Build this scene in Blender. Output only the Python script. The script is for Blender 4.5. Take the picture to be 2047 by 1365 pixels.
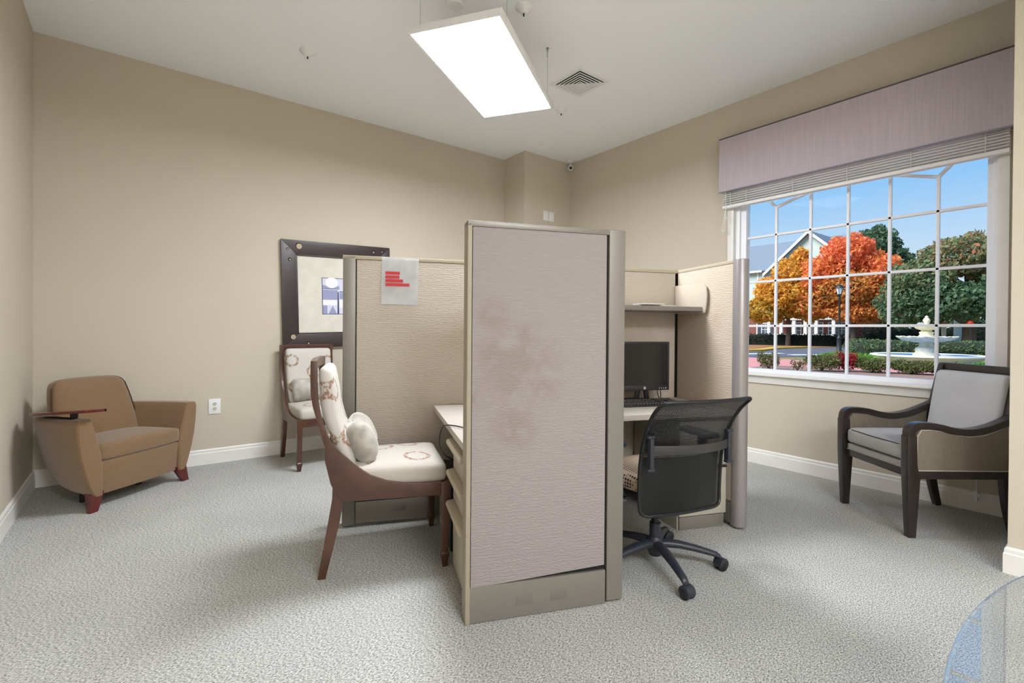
import bpy, bmesh, math, random
from mathutils import Vector, Matrix, Euler
for o in list(bpy.data.objects): bpy.data.objects.remove(o)
random.seed(7)
scene = bpy.context.scene
COL = scene.collection
PI = math.pi
R = math.radians
# ---------------------------------------------------------------- camera
cd = bpy.data.cameras.new('camera'); cam = bpy.data.objects.new('camera', cd); COL.objects.link(cam)
cd.sensor_fit = 'HORIZONTAL'; cd.sensor_width = 36.0; cd.lens = 977.17 / 2047 * 36.0
cd.shift_y = -0.0082; cd.clip_start = 0.02; cd.clip_end = 500
yaw, pitch, roll = R(37.6006), R(-0.3696), R(0.4410)
F = Vector((math.sin(yaw) * math.cos(pitch), math.cos(yaw) * math.cos(pitch), math.sin(pitch)))
R0 = Vector((math.cos(yaw), -math.sin(yaw), 0)); U0 = R0.cross(F)
Rr = R0 * math.cos(roll) + U0 * math.sin(roll); Uu = U0 * math.cos(roll) - R0 * math.sin(roll)
M = Matrix.Identity(4)
for i in range(3): M[i][0], M[i][1], M[i][2] = Rr[i], Uu[i], -F[i]
M.translation = Vector((0, 0, 1.2)); cam.matrix_world = M
scene.camera = cam
# ---------------------------------------------------------------- light, sky, exposure
scene.view_settings.view_transform = 'Standard'; scene.view_settings.look = 'None'
scene.view_settings.gamma = 1.0; scene.view_settings.use_curve_mapping = False
scene.view_settings.exposure = 0.0
PANEL_L = 52.0          # radiance of the suspended light panels
SKY = 1.0
SUN = 6.8
def lin(c):
    return tuple(((v / 255) / 12.92 if v / 255 <= .04045 else (((v / 255) + .055) / 1.055) ** 2.4) for v in c)
def world():
    w = bpy.data.worlds.new('sky'); scene.world = w; w.use_nodes = True
    n = w.node_tree.nodes; l = w.node_tree.links; n.clear()
    out = n.new('ShaderNodeOutputWorld'); bg = n.new('ShaderNodeBackground'); bg.inputs[1].default_value = SKY
    tc = n.new('ShaderNodeTexCoord'); sx = n.new('ShaderNodeSeparateXYZ'); l.new(tc.outputs['Generated'], sx.inputs[0])
    rp = n.new('ShaderNodeValToRGB'); l.new(sx.outputs[2], rp.inputs[0])
    e = rp.color_ramp.elements
    e[0].position = 0.0; e[0].color = (*lin((226, 236, 246)), 1)
    e[1].position = 1.0; e[1].color = (*lin((86, 150, 226)), 1)
    for p, c in ((.12, (206, 228, 250)), (.24, (150, 203, 252)), (.40, (112, 176, 244))):
        q = e.new(p); q.color = (*lin(c), 1)
    no = n.new('ShaderNodeTexNoise'); no.inputs['Scale'].default_value = 2.6; no.inputs['Detail'].default_value = 5
    mp = n.new('ShaderNodeMapping'); mp.inputs['Scale'].default_value = (1, 1, 3.2)
    l.new(tc.outputs['Generated'], mp.inputs[0]); l.new(mp.outputs[0], no.inputs[0])
    mr = n.new('ShaderNodeMapRange'); mr.inputs[1].default_value = .45; mr.inputs[2].default_value = .95; mr.inputs[4].default_value = .32
    l.new(no.outputs[0], mr.inputs[0])
    mx = n.new('ShaderNodeMixRGB'); mx.inputs[2].default_value = (*lin((240, 244, 250)), 1)
    l.new(mr.outputs[0], mx.inputs[0]); l.new(rp.outputs[0], mx.inputs[1])
    l.new(mx.outputs[0], bg.inputs[0]); l.new(bg.outputs[0], out.inputs[0])
world()
sd = bpy.data.lights.new('sun', 'SUN'); sun = bpy.data.objects.new('sun', sd); COL.objects.link(sun)
sd.energy = SUN; sd.angle = R(35); sd.color = (1.0, .97, .93)
sun.rotation_euler = Vector((.62, -.35, -.72)).to_track_quat('-Z', 'Y').to_euler(); sun.location = (-20, 10, 30)

# ---------------------------------------------------------------- materials
MATS = {}
def NT(m):
    return m.node_tree.nodes, m.node_tree.links
def mat(name, col, rough=.6, metal=0.0, var=None, bump=None, spec=.5, sheen=0.0, stretch=(1, 1, 1), col2=None, coat=0.0):
    """principled material; var=(scale, amount) darker/lighter mottling or mix to col2; bump=(scale, strength, distance)"""
    if name in MATS: return MATS[name]
    m = bpy.data.materials.new(name); m.use_nodes = True; n, l = NT(m)
    b = n['Principled BSDF']; c = lin(col)
    b.inputs['Base Color'].default_value = (*c, 1); b.inputs['Roughness'].default_value = rough
    b.inputs['Metallic'].default_value = metal; b.inputs['Specular IOR Level'].default_value = spec
    if sheen: b.inputs['Sheen Weight'].default_value = sheen
    if coat: b.inputs['Coat Weight'].default_value = coat; b.inputs['Coat Roughness'].default_value = .12
    tc = n.new('ShaderNodeTexCoord'); mp = n.new('ShaderNodeMapping'); mp.inputs['Scale'].default_value = stretch
    l.new(tc.outputs['Object'], mp.inputs[0])
    if var:
        t = n.new('ShaderNodeTexNoise'); t.inputs['Scale'].default_value = var[0]; t.inputs['Detail'].default_value = 4
        l.new(mp.outputs[0], t.inputs[0])
        mr = n.new('ShaderNodeMapRange'); mr.inputs[1].default_value = .35; mr.inputs[2].default_value = .65
        l.new(t.outputs[0], mr.inputs[0])
        mx = n.new('ShaderNodeMixRGB'); c2 = lin(col2) if col2 else tuple(v * (1 - var[1]) for v in c)
        mx.inputs[1].default_value = (*c, 1); mx.inputs[2].default_value = (*c2, 1)
        l.new(mr.outputs[0], mx.inputs[0]); l.new(mx.outputs[0], b.inputs['Base Color'])
    if bump:
        t = n.new('ShaderNodeTexNoise'); t.inputs['Scale'].default_value = bump[0]; t.inputs['Detail'].default_value = 3
        l.new(mp.outputs[0], t.inputs[0])
        bp = n.new('ShaderNodeBump'); bp.inputs['Strength'].default_value = bump[1]; bp.inputs['Distance'].default_value = bump[2] if len(bump) > 2 else .002
        l.new(t.outputs[0], bp.inputs['Height']); l.new(bp.outputs[0], b.inputs['Normal'])
    MATS[name] = m; return m
def emit(name, col, s):
    m = bpy.data.materials.new(name); m.use_nodes = True; n, l = NT(m)
    b = n['Principled BSDF']; b.inputs['Base Color'].default_value = (.8, .8, .8, 1)
    b.inputs['Emission Color'].default_value = (*col, 1); b.inputs['Emission Strength'].default_value = s
    MATS[name] = m; return m
def glass(name, tint, ior, rough=.0):
    m = bpy.data.materials.new(name); m.use_nodes = True; n, l = NT(m); n.clear()
    o = n.new('ShaderNodeOutputMaterial'); mx = n.new('ShaderNodeMixShader'); fr = n.new('ShaderNodeFresnel'); fr.inputs[0].default_value = ior
    tr = n.new('ShaderNodeBsdfTransparent'); tr.inputs[0].default_value = (*tint, 1)
    gl = n.new('ShaderNodeBsdfGlossy'); gl.inputs['Roughness'].default_value = rough
    ge = n.new('ShaderNodeNewGeometry'); iv = n.new('ShaderNodeMath'); iv.operation = 'SUBTRACT'; iv.inputs[0].default_value = 1; l.new(ge.outputs['Backfacing'], iv.inputs[1])
    mu = n.new('ShaderNodeMath'); mu.operation = 'MULTIPLY'; l.new(fr.outputs[0], mu.inputs[0]); l.new(iv.outputs[0], mu.inputs[1])
    l.new(mu.outputs[0], mx.inputs[0]); l.new(tr.outputs[0], mx.inputs[1]); l.new(gl.outputs[0], mx.inputs[2]); l.new(mx.outputs[0], o.inputs[0])
    MATS[name] = m; return m
def spots(name, base, spot, items, rough=.85, mask=(0, 1, 1), ring=True, nscale=60, thr=.42, bump=(260, .25, .001), amount=1.0, warp=.0):
    """printed rings (ring=True) or soft stains at given places; items = (x, y, z, radius, width)"""
    m = bpy.data.materials.new(name); m.use_nodes = True; n, l = NT(m)
    b = n['Principled BSDF']; b.inputs['Roughness'].default_value = rough; b.inputs['Specular IOR Level'].default_value = .25
    tc = n.new('ShaderNodeTexCoord')
    def math_(op, a, c=None):
        k = n.new('ShaderNodeMath'); k.operation = op
        for i, q in enumerate((a, c)):
            if q is None: continue
            if isinstance(q, (int, float)): k.inputs[i].default_value = q
            else: l.new(q, k.inputs[i])
        return k.outputs[0]
    src = tc.outputs['Object']
    if warp:
        nw = n.new('ShaderNodeTexNoise'); nw.inputs['Scale'].default_value = 14; l.new(src, nw.inputs[0])
        a1 = n.new('ShaderNodeVectorMath'); a1.operation = 'SCALE'; a1.inputs['Scale'].default_value = warp; l.new(nw.outputs['Color'], a1.inputs[0])
        a2 = n.new('ShaderNodeVectorMath'); a2.operation = 'ADD'; l.new(src, a2.inputs[0]); l.new(a1.outputs[0], a2.inputs[1]); src = a2.outputs[0]
    acc = None
    for (x, y, z, r, w) in items:
        s = n.new('ShaderNodeVectorMath'); s.operation = 'SUBTRACT'; s.inputs[1].default_value = (x, y, z); l.new(src, s.inputs[0])
        k = n.new('ShaderNodeVectorMath'); k.operation = 'MULTIPLY'; k.inputs[1].default_value = mask; l.new(s.outputs[0], k.inputs[0])
        d = n.new('ShaderNodeVectorMath'); d.operation = 'LENGTH'; l.new(k.outputs[0], d.inputs[0])
        e = math_('ABSOLUTE', math_('SUBTRACT', d.outputs['Value'], r)) if ring else math_('MAXIMUM', math_('SUBTRACT', d.outputs['Value'], r), 0.0)
        mr = n.new('ShaderNodeMapRange'); mr.inputs[1].default_value = w; mr.inputs[2].default_value = w * (.5 if ring else 0); mr.interpolation_type = 'SMOOTHSTEP'
        mr.inputs[3].default_value = 0; mr.inputs[4].default_value = 1; l.new(e, mr.inputs[0])
        acc = mr.outputs[0] if acc is None else math_('MAXIMUM', acc, mr.outputs[0])
    no = n.new('ShaderNodeTexNoise'); no.inputs['Scale'].default_value = nscale; no.inputs['Detail'].default_value = 3; l.new(tc.outputs['Object'], no.inputs[0])
    mr = n.new('ShaderNodeMapRange'); mr.inputs[1].default_value = thr; mr.inputs[2].default_value = thr + .16; l.new(no.outputs[0], mr.inputs[0])
    f = math_('MULTIPLY', math_('MULTIPLY', acc, mr.outputs[0]), amount)
    mx = n.new('ShaderNodeMixRGB'); mx.inputs[1].default_value = (*lin(base), 1); mx.inputs[2].default_value = (*lin(spot), 1)
    l.new(f, mx.inputs[0]); l.new(mx.outputs[0], b.inputs['Base Color'])
    if bump: weave(m, *bump)
    MATS[name] = m; return m
def weave(m, scale, strength, dist):
    """wavy woven relief of the panel cloth"""
    n, l = NT(m); b = n['Principled BSDF']
    tc = n.new('ShaderNodeTexCoord'); mp = n.new('ShaderNodeMapping'); mp.inputs['Scale'].default_value = (.45, .45, 1); l.new(tc.outputs['Object'], mp.inputs[0])
    t = n.new('ShaderNodeTexWave'); t.bands_direction = 'Z'; t.inputs['Scale'].default_value = scale / 10; t.inputs['Distortion'].default_value = 9
    t.inputs['Detail'].default_value = 2; t.inputs['Detail Scale'].default_value = 2.5; l.new(mp.outputs[0], t.inputs[0])
    bp = n.new('ShaderNodeBump'); bp.inputs['Strength'].default_value = strength; bp.inputs['Distance'].default_value = dist
    l.new(t.outputs[0], bp.inputs['Height']); l.new(bp.outputs[0], b.inputs['Normal'])

m_wall = mat('wall_paint', (203, 193, 174), .85, var=(1.2, .03), bump=(320, .08, .0008), spec=.25)
m_ceil = mat('ceiling_paint', (249, 250, 252), .9, bump=(240, .06, .0008), spec=.2)
m_trim = mat('trim_white', (236, 232, 226), .45, var=(9, .04))
m_vinyl = mat('window_vinyl', (240, 240, 243), .4)
def carpet():
    m = mat('carpet', (150, 149, 144), .95, spec=.1); n, l = NT(m); b = n['Principled BSDF']
    tc = n.new('ShaderNodeTexCoord'); mp = n.new('ShaderNodeMapping'); mp.inputs['Rotation'].default_value = (0, 0, .6); mp.inputs['Scale'].default_value = (1, 1.9, 1)
    l.new(tc.outputs['Object'], mp.inputs[0])
    t = n.new('ShaderNodeTexNoise'); t.inputs['Scale'].default_value = 105; t.inputs['Detail'].default_value = 5; t.inputs['Roughness'].default_value = .85; l.new(mp.outputs[0], t.inputs[0])
    r = n.new('ShaderNodeValToRGB'); l.new(t.outputs[0], r.inputs[0]); e = r.color_ramp.elements
    e[0].position = .39; e[0].color = (*lin((78, 78, 75)), 1); e[1].position = .60; e[1].color = (*lin((226, 225, 221)), 1)
    q = e.new(.48); q.color = (*lin((164, 163, 158)), 1)
    t2 = n.new('ShaderNodeTexNoise'); t2.inputs['Scale'].default_value = 2.2; t2.inputs['Detail'].default_value = 3; l.new(tc.outputs['Object'], t2.inputs[0])
    mr = n.new('ShaderNodeMapRange'); mr.inputs[1].default_value = .3; mr.inputs[2].default_value = .7; mr.inputs[3].default_value = .93; mr.inputs[4].default_value = 1.04; l.new(t2.outputs[0], mr.inputs[0])
    mx = n.new('ShaderNodeMixRGB'); mx.blend_type = 'MULTIPLY'; mx.inputs[0].default_value = 1; l.new(r.outputs[0], mx.inputs[1]); l.new(mr.outputs[0], mx.inputs[2])
    l.new(mx.outputs[0], b.inputs['Base Color'])
    bp = n.new('ShaderNodeBump'); bp.inputs['Strength'].default_value = .3; bp.inputs['Distance'].default_value = .005; l.new(t.outputs[0], bp.inputs['Height']); l.new(bp.outputs[0], b.inputs['Normal'])
    return m
m_carpet = carpet()
m_panelmetal = mat('panel_metal', (132, 127, 119), .38, metal=.25, spec=.4)
m_panelmetal2 = mat('panel_trim_pale', (184, 172, 150), .5)
m_wingmetal = mat('panel_end_grey', (158, 152, 152), .35, metal=.35)
m_black = mat('black_plastic', (22, 22, 24), .45)
m_mon0 = mat('tower_bezel', (34, 34, 38), .4)
m_dark = mat('dark_gap', (16, 15, 14), .8)
m_desk = mat('desk_laminate', (190, 182, 170), .45, var=(60, .03))
m_ped = mat('pedestal_metal', (186, 176, 155), .45)
m_pedg = mat('pedestal_grey', (176, 172, 158), .45)
m_wood = mat('walnut_wood', (86, 53, 37), .35, var=(7, .3), stretch=(1.0, 6, .9), coat=.3)
m_cherry = mat('cherry_wood', (98, 28, 20), .3, var=(18, .35), coat=.4)
m_espresso = mat('espresso_wood', (44, 34, 32), .3, var=(14, .25), coat=.35)
m_grey = mat('grey_upholstery', (184, 181, 181), .8, var=(5, .08), bump=(420, .15, .0006), sheen=.2)
m_greydk = mat('taupe_upholstery', (124, 114, 98), .85, var=(60, .10), bump=(420, .15, .0006), stretch=(1, 1, .25))
m_pipe = mat('pale_piping', (186, 176, 166), .7)
m_brown = mat('brown_chenille', (131, 102, 70), .9, var=(160, .16), bump=(380, .25, .001), sheen=.35)
m_velvet = mat('grey_velvet', (150, 144, 132), .75, var=(11, 0), col2=(194, 189, 178), sheen=.5, bump=(30, .25, .004))
m_white = mat('white_plastic', (236, 236, 234), .4)
m_steel = mat('steel_cable', (150, 150, 150), .35, metal=.8)
m_diff = emit('light_diffuser', (.93, .98, 1.06), PANEL_L)
m_pane = glass('window_glass', (.97, .985, .98), 1.07)
m_tglass = glass('table_glass', (.93, .96, .98), 3.2)
m_frame = mat('picture_frame', (66, 56, 54), .35, var=(3, .25), metal=.15)

# ---------------------------------------------------------------- mesh helpers
B = bmesh.new
def quad(bm, *vs):
    return bm.faces.new([bm.verts.new(v) for v in vs])
def box(bm, x0, x1, y0, y1, z0, z1):
    v = [bm.verts.new((x, y, z)) for z in (z0, z1) for y in (y0, y1) for x in (x0, x1)]
    for f in ((0, 2, 3, 1), (4, 5, 7, 6), (0, 1, 5, 4), (2, 6, 7, 3), (0, 4, 6, 2), (1, 3, 7, 5)): bm.faces.new([v[i] for i in f])
    return v
def loft(bm, rings, cap=True, closed=False):
    vr = [[bm.verts.new(p) for p in r] for r in rings]; n = len(rings[0])
    seq = list(zip(vr, vr[1:])) + ([(vr[-1], vr[0])] if closed else [])
    for a, b in seq:
        for i in range(n): bm.faces.new((a[i], a[(i + 1) % n], b[(i + 1) % n], b[i]))
    if cap and not closed: bm.faces.new(vr[0][::-1]); bm.faces.new(vr[-1])
    return vr
def prism(bm, pts, a, b, axis='y'):
    f = {'y': lambda p, t: (p[0], t, p[1]), 'x': lambda p, t: (t, p[0], p[1]), 'z': lambda p, t: (p[0], p[1], t)}[axis]
    return loft(bm, [[f(p, a) for p in pts], [f(p, b) for p in pts]])
def sweep(bm, path, w, t, side=(0, 1, 0)):
    """rectangular bar along path; w along side, t across; w and t may be lists"""
    P = [Vector(p) for p in path]; s = Vector(side).normalized(); rings = []
    for i, p in enumerate(P):
        d = (P[min(i + 1, len(P) - 1)] - P[max(i - 1, 0)]).normalized(); nn = d.cross(s).normalized(); ss = nn.cross(d).normalized()
        wi = w[i] if isinstance(w, (list, tuple)) else w; ti = t[i] if isinstance(t, (list, tuple)) else t
        rings.append([p + ss * a * wi / 2 + nn * b * ti / 2 for a, b in ((-1, -1), (1, -1), (1, 1), (-1, 1))])
    return loft(bm, rings)
def tube(bm, path, r, n=8, closed=False):
    P = [Vector(p) for p in path]; rings = []; k = len(P); ref = None
    for i, p in enumerate(P):
        d = ((P[(i + 1) % k] - P[i - 1]) if closed else (P[min(i + 1, k - 1)] - P[max(i - 1, 0)])).normalized()
        if ref is None: ref = d.orthogonal().normalized()
        a = (ref - d * ref.dot(d)).normalized(); b = d.cross(a); ref = a
        ri = r[i] if isinstance(r, (list, tuple)) else r
        rings.append([p + (a * math.cos(2 * PI * j / n) + b * math.sin(2 * PI * j / n)) * ri for j in range(n)])
    return loft(bm, rings, closed=closed)
def lathe(bm, prof, n=24, c=(0, 0, 0)):
    return loft(bm, [[(c[0] + max(r, 1e-4) * math.cos(2 * PI * j / n), c[1] + max(r, 1e-4) * math.sin(2 * PI * j / n), c[2] + z) for j in range(n)] for r, z in prof])
def cyl(bm, a, b, r, n=16, r2=None):
    return tube(bm, [a, b], [r, r if r2 is None else r2], n)
def rbox(bm, c, s, r, n=7, fn=None, crown=(0, 0, 0)):
    """rounded soft box centred at c, full size s, corner radius r, crown bulges the faces"""
    h = [v / 2 for v in s]; pts = {}
    def vert(i, j, k):
        key = (i, j, k)
        if key in pts: return pts[key]
        q = []
        for t, hh in zip((i, j, k), h):
            a = t / n * 2 - 1; q.append(a)
        p = []
        rr = min(r, *h)
        for a, hh in zip(q, h):
            # dense near the edges
            p.append(math.copysign(hh * (1 - (1 - abs(a)) ** 1.5 * 1.0), a) if hh > 0 else 0)
        inner = [max(-(hh - rr), min(hh - rr, x)) for x, hh in zip(p, h)]
        d = Vector([x - y for x, y in zip(p, inner)])
        if d.length > 1e-9: d = d.normalized() * rr
        v = Vector(inner) + d
        e = [max(0, 1 - (x / hh) ** 2) for x, hh in zip(v, h)]
        v = Vector((v.x + math.copysign(crown[0] * e[1] * e[2], v.x) * (abs(v.x) / h[0]), v.y + math.copysign(crown[1] * e[0] * e[2], v.y) * (abs(v.y) / h[1]), v.z + math.copysign(crown[2] * e[0] * e[1], v.z) * (abs(v.z) / h[2])))
        v = v + Vector(c)
        if fn: v = Vector(fn(v))
        pts[key] = bm.verts.new(v); return pts[key]
    for a in range(n):
        for b in range(n):
            for k in (0, n):
                for mk in (lambda i, j: (i, j, k), lambda i, j: (i, k, j), lambda i, j: (k, i, j)):
                    bm.faces.new([vert(*mk(a, b)), vert(*mk(a + 1, b)), vert(*mk(a + 1, b + 1)), vert(*mk(a, b + 1))])
def bez(pts, n=8):
    """catmull-rom through points"""
    P = [Vector(p) for p in pts]; out = []
    for i in range(len(P) - 1):
        a, b, c, d = P[max(i - 1, 0)], P[i], P[i + 1], P[min(i + 2, len(P) - 1)]
        for k in range(n):
            t = k / n
            out.append(.5 * ((2 * b) + (c - a) * t + (2 * a - 5 * b + 4 * c - d) * t * t + (3 * b - a - 3 * c + d) * t ** 3))
    out.append(P[-1]); return out
ORG = {}
def finish(name, bm, m, parent=None, bevel=0.0, smooth=True, seg=2, angle=35):
    if parent is not None and parent.name in ORG: bmesh.ops.translate(bm, verts=bm.verts, vec=-Vector(ORG[parent.name]))
    bmesh.ops.recalc_face_normals(bm, faces=bm.faces)
    if bevel:
        es = [e for e in bm.edges if len(e.link_faces) == 2 and e.calc_face_angle(0) > R(28)]
        bmesh.ops.bevel(bm, geom=es, offset=bevel, segments=seg, affect='EDGES', profile=.6, clamp_overlap=True)
    me = bpy.data.meshes.new(name); bm.to_mesh(me); bm.free()
    if smooth:
        me.polygons.foreach_set('use_smooth', [True] * len(me.polygons)); me.set_sharp_from_angle(angle=R(angle))
    me.materials.append(m if not isinstance(m, str) else MATS[m])
    o = bpy.data.objects.new(name, me); COL.objects.link(o)
    if parent is not None:
        o.parent = parent
        if parent.name in ORG: ORG[o.name] = ORG[parent.name]
    return o
def tag(o, label=None, cat=None, group=None, kind=None):
    for k, v in (('label', label), ('category', cat), ('group', group), ('kind', kind)):
        if v: o[k] = v
    return o
def thing(name, label, cat, loc=(0, 0, 0), rz=0.0, group=None):
    o = bpy.data.objects.new(name, None); COL.objects.link(o); o.empty_display_size = .1
    o.location = loc; o.rotation_euler = (0, 0, rz); return tag(o, label, cat, group)
def struct(name, bm, m, bevel=0.0, label=None):
    o = finish(name, bm, m, None, bevel, smooth=bevel > 0); o['kind'] = 'structure'
    if label: o['label'] = label
    return o
def link_copy(o, parent):
    c = o.copy(); COL.objects.link(c); c.parent = parent; return c
def copy_tree(o, parent=None):
    c = link_copy(o, parent)
    for ch in o.children: copy_tree(ch, c)
    return c

# ---------------------------------------------------------------- the room
XL, YB, XR, YP, XP, H = -.6025, 5.035, 4.507, 4.626, 3.735, 3.376
XC, YC, YF = 3.472, .416, -3.2            # wall return beside the window, wall behind the camera
WT = .22
WY0, WY1, WZ0, WZ1 = .605, 2.405, .82, 2.80   # window opening
b = B(); box(b, XL - .2, XR + WT, YF - .2, YB + .2, -.12, 0); struct('floor', b, m_carpet, label='speckled grey loop carpet')
b = B(); box(b, XL - .2, XR + WT, YF - .2, YB + .2, H, H + .15); struct('ceiling', b, m_ceil)
b = B(); box(b, XL - .2, XL, YF, YB + .2, 0, H); struct('wall_left', b, m_wall)
b = B(); box(b, XL, XR + WT, YB, YB + .2, 0, H); struct('wall_back', b, m_wall)
b = B(); box(b, XP, XR, YP, YB, 0, H); struct('wall_corner', b, m_wall, label='square boxed column in the far corner')
b = B()
box(b, XR, XR + WT, YC, WY0, 0, H); box(b, XR, XR + WT, WY1, YB, 0, H); box(b, XR, XR + WT, WY0, WY1, 0, WZ0); box(b, XR, XR + WT, WY0, WY1, WZ1, H)
struct('wall_right', b, m_wall)
b = B(); box(b, XC, XR + WT, YF, YC, 0, H); struct('wall_return', b, m_wall, label='wall stub beside the window')
b = B(); box(b, XL - .2, XR + WT, YF - .2, YF, 0, H); struct('wall_front', b, m_wall)
BP = [(0, 0), (.015, 0), (.015, .098), (.011, .104), (.011, .122), (.004, .132), (0, .132)]   # skirting profile: out from wall, height
def skirting(name, p0, p1, nrm, m0=0, m1=0):
    """profile swept from p0 to p1 along a wall with outward normal nrm; m0/m1 mitre sign at the ends"""
    d = Vector((p1[0] - p0[0], p1[1] - p0[1], 0)).normalized(); nn = Vector((*nrm, 0)); bm = B()
    loft(bm, [[Vector((*p0, 0)) + nn * a - d * (a * m0) + Vector((0, 0, z)) for a, z in BP], [Vector((*p1, 0)) + nn * a + d * (a * m1) + Vector((0, 0, z)) for a, z in BP]])
    struct(name, bm, m_trim, label='white moulded skirting board')
skirting('baseboard_left', (XL, YF), (XL, YB), (1, 0), 0, -1)
skirting('baseboard_back', (XL, YB), (XP, YB), (0, -1), -1, -1)
skirting('baseboard_corner', (XP, YP), (XR, YP), (0, -1), 1, -1)
skirting('baseboard_column', (XP, YP), (XP, YB), (-1, 0), 1, -1)
skirting('baseboard_right', (XR, YC), (XR, YP), (-1, 0), 0, -1)
skirting('baseboard_return', (XC, YF), (XC, YC), (-1, 0), 0, 1)
skirting('baseboard_stub', (XC, YC), (XR, YC), (0, 1), 1, -1)

# ---------------------------------------------------------------- window
win = thing('window_1', 'large white vinyl picture window with a grid of small panes', None, (XR, 1.486, WZ0)); win['kind'] = 'structure'
ORG[win.name] = (XR, 1.486, WZ0)
GX = XR + .075; G0, G1, GZ0, GZ1 = .665, 2.307, .862, 2.76
b = B()   # vinyl frame inside the opening
for y0, y1 in ((WY0, G0), (G1, WY1)): box(b, GX - .035, GX + .04, y0, y1, WZ0, WZ1)
box(b, GX - .035, GX + .04, G0, G1, WZ0, GZ0); box(b, GX - .035, GX + .04, G0, G1, GZ1, WZ1)
finish('frame', b, m_vinyl, win, .004)
b = B()   # second step of the frame
for y0, y1 in ((WY0, WY0 + .03), (WY1 - .045, WY1)): box(b, GX - .055, GX - .03, y0, y1, WZ0, WZ1)
finish('frame_stop', b, m_vinyl, win, .003)
b = B()
box(b, XR - .018, XR + .004, .551, WY0 + .004, .80, 2.86); box(b, XR - .018, XR + .004, WY1 - .004, 2.46, .80, 2.86); box(b, XR - .018, XR + .004, .551, 2.46, 2.80, 2.86)
finish('casing', b, m_trim, win, .004)
b = B(); box(b, XR + .0, GX - .03, WY0, WY0 + .003, WZ0, WZ1); box(b, XR + .0, GX - .03, WY1 - .003, WY1, WZ0, WZ1); finish('reveal', b, m_trim, win)
b = B(); box(b, XR - .05, GX - .03, .525, 2.49, .802, .826); finish('sill', b, m_trim, win, .008, seg=3)
b = B(); prism(b, [(XR, .735), (XR - .014, .735), (XR - .016, .77), (XR - .026, .79), (XR - .026, .802), (XR, .802)], .545, 2.47, 'y'); finish('apron', b, m_trim, win, .003)
cols = [.925, 1.209, 1.486, 1.764, 2.047]; rows = [1.255, 1.663, 2.078, 2.49]
def munt(y0, z0, y1, z1, w=.021):
    d = Vector((0, y1 - y0, z1 - z0)).normalized(); bm = B()
    sweep(bm, [(GX, y0, z0), (GX, y1, z1)], .026, w, (1, 0, 0)); finish('muntin', bm, m_vinyl, win, .003)
for i, y in enumerate(cols): munt(y, GZ0, y, 2.325 if i in (0, 4) else GZ1)
for z in rows[:3]: munt(G0, z, G1, z)
munt(cols[0], 2.325, cols[1], 2.41); munt(cols[0], 2.325, G0, 2.60); munt(cols[4], 2.325, cols[3], 2.41); munt(cols[4], 2.325, G1, 2.60)
ys = [G0] + cols + [G1]; zs = [GZ0] + rows[:3] + [GZ1]
pane_mesh = {}
for i in range(6):
    for j in range(4):
        bm = B(); box(bm, GX - .003, GX + .003, ys[i], ys[i + 1], zs[j], zs[j + 1]); finish('pane', bm, m_pane, win, smooth=False)

# valance box and raised blind
val = thing('valance', 'mauve ribbed fabric covered valance box over the window', 'valance', (XR, 1.51, 2.52)); ORG[val.name] = (XR, 1.51, 2.52)
m_val = mat('valance_fabric', (198, 186, 193), .85, var=(95, .10), stretch=(1, 1, .03), bump=(180, .3, .001))
VX = XR - .125
b = B(); box(b, VX, VX + .018, .47, 2.492, 2.52, 3.012); finish('front_board', b, m_val, val, .004)
b = B(); box(b, VX + .018, XR, .47, .488, 2.52, 3.012); finish('end_board', b, m_val, val, .003)
b = B(); box(b, VX + .018, XR, 2.474, 2.492, 2.52, 3.012); finish('end_board', b, m_val, val, .003)
m_pcord = mat('valance_cord', (88, 80, 90), .7)
b = B(); box(b, VX - .002, XR, .468, 2.494, 3.008, 3.020); finish('top_board', b, m_pcord, val, .003)
b = B(); box(b, VX - .003, VX + .02, .47, 2.494, 2.512, 2.521); finish('lower_edging', b, mat('valance_edge', (150, 148, 160), .6), val, .003)
bl = thing('window_blind', 'raised white wooden slat blind bunched beneath the mauve valance', 'blind', (XR - .05, 1.515, 2.36)); ORG[bl.name] = (XR - .05, 1.515, 2.36)
m_slat = mat('blind_slat', (244, 241, 240), .5, var=(12, .05), stretch=(1, .1, 1))
sl0, sl1 = .549, 2.478; BX = XR - .052
b = B(); box(b, BX - .028, BX + .028, sl0, sl1, 2.56, 2.61); finish('head_rail', b, m_slat, bl, .003)
for k in range(8):
    z = 2.396 + k * .0195; b = B(); dx = random.uniform(-.003, .003); tl = random.uniform(.012, .017)
    prism(b, [(BX - .026 + dx, z + tl), (BX + .026 + dx, z), (BX + .026 + dx, z + .0035), (BX - .026 + dx, z + tl + .0035)], sl0 + random.uniform(-.002, .002), sl1 + random.uniform(-.002, .002), 'y')
    finish('slat', b, m_slat, bl, smooth=False)
b = B(); box(b, BX - .028, BX + .028, sl0 - .003, sl1 + .003, 2.366, 2.393); finish('bottom_rail', b, m_slat, bl, .004)
for y in (.66, 1.05, 1.45, 1.85, 2.25, 2.40):
    b = B(); box(b, BX - .0305, BX - .0295, y - .003, y + .003, 2.39, 2.56); finish('ladder_tape', b, mat('blind_tape', (205, 200, 198), .7), bl)
b = B(); tube(b, bez([(BX - .032, 2.445, 2.56), (BX - .033, 2.443, 2.37), (BX - .034, 2.46, 2.25), (BX - .034, 2.478, 2.17), (BX - .034, 2.466, 2.155), (BX - .034, 2.452, 2.18), (BX - .033, 2.443, 2.35)]), .0022, 6); finish('lift_cord', b, m_white, bl)
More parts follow.
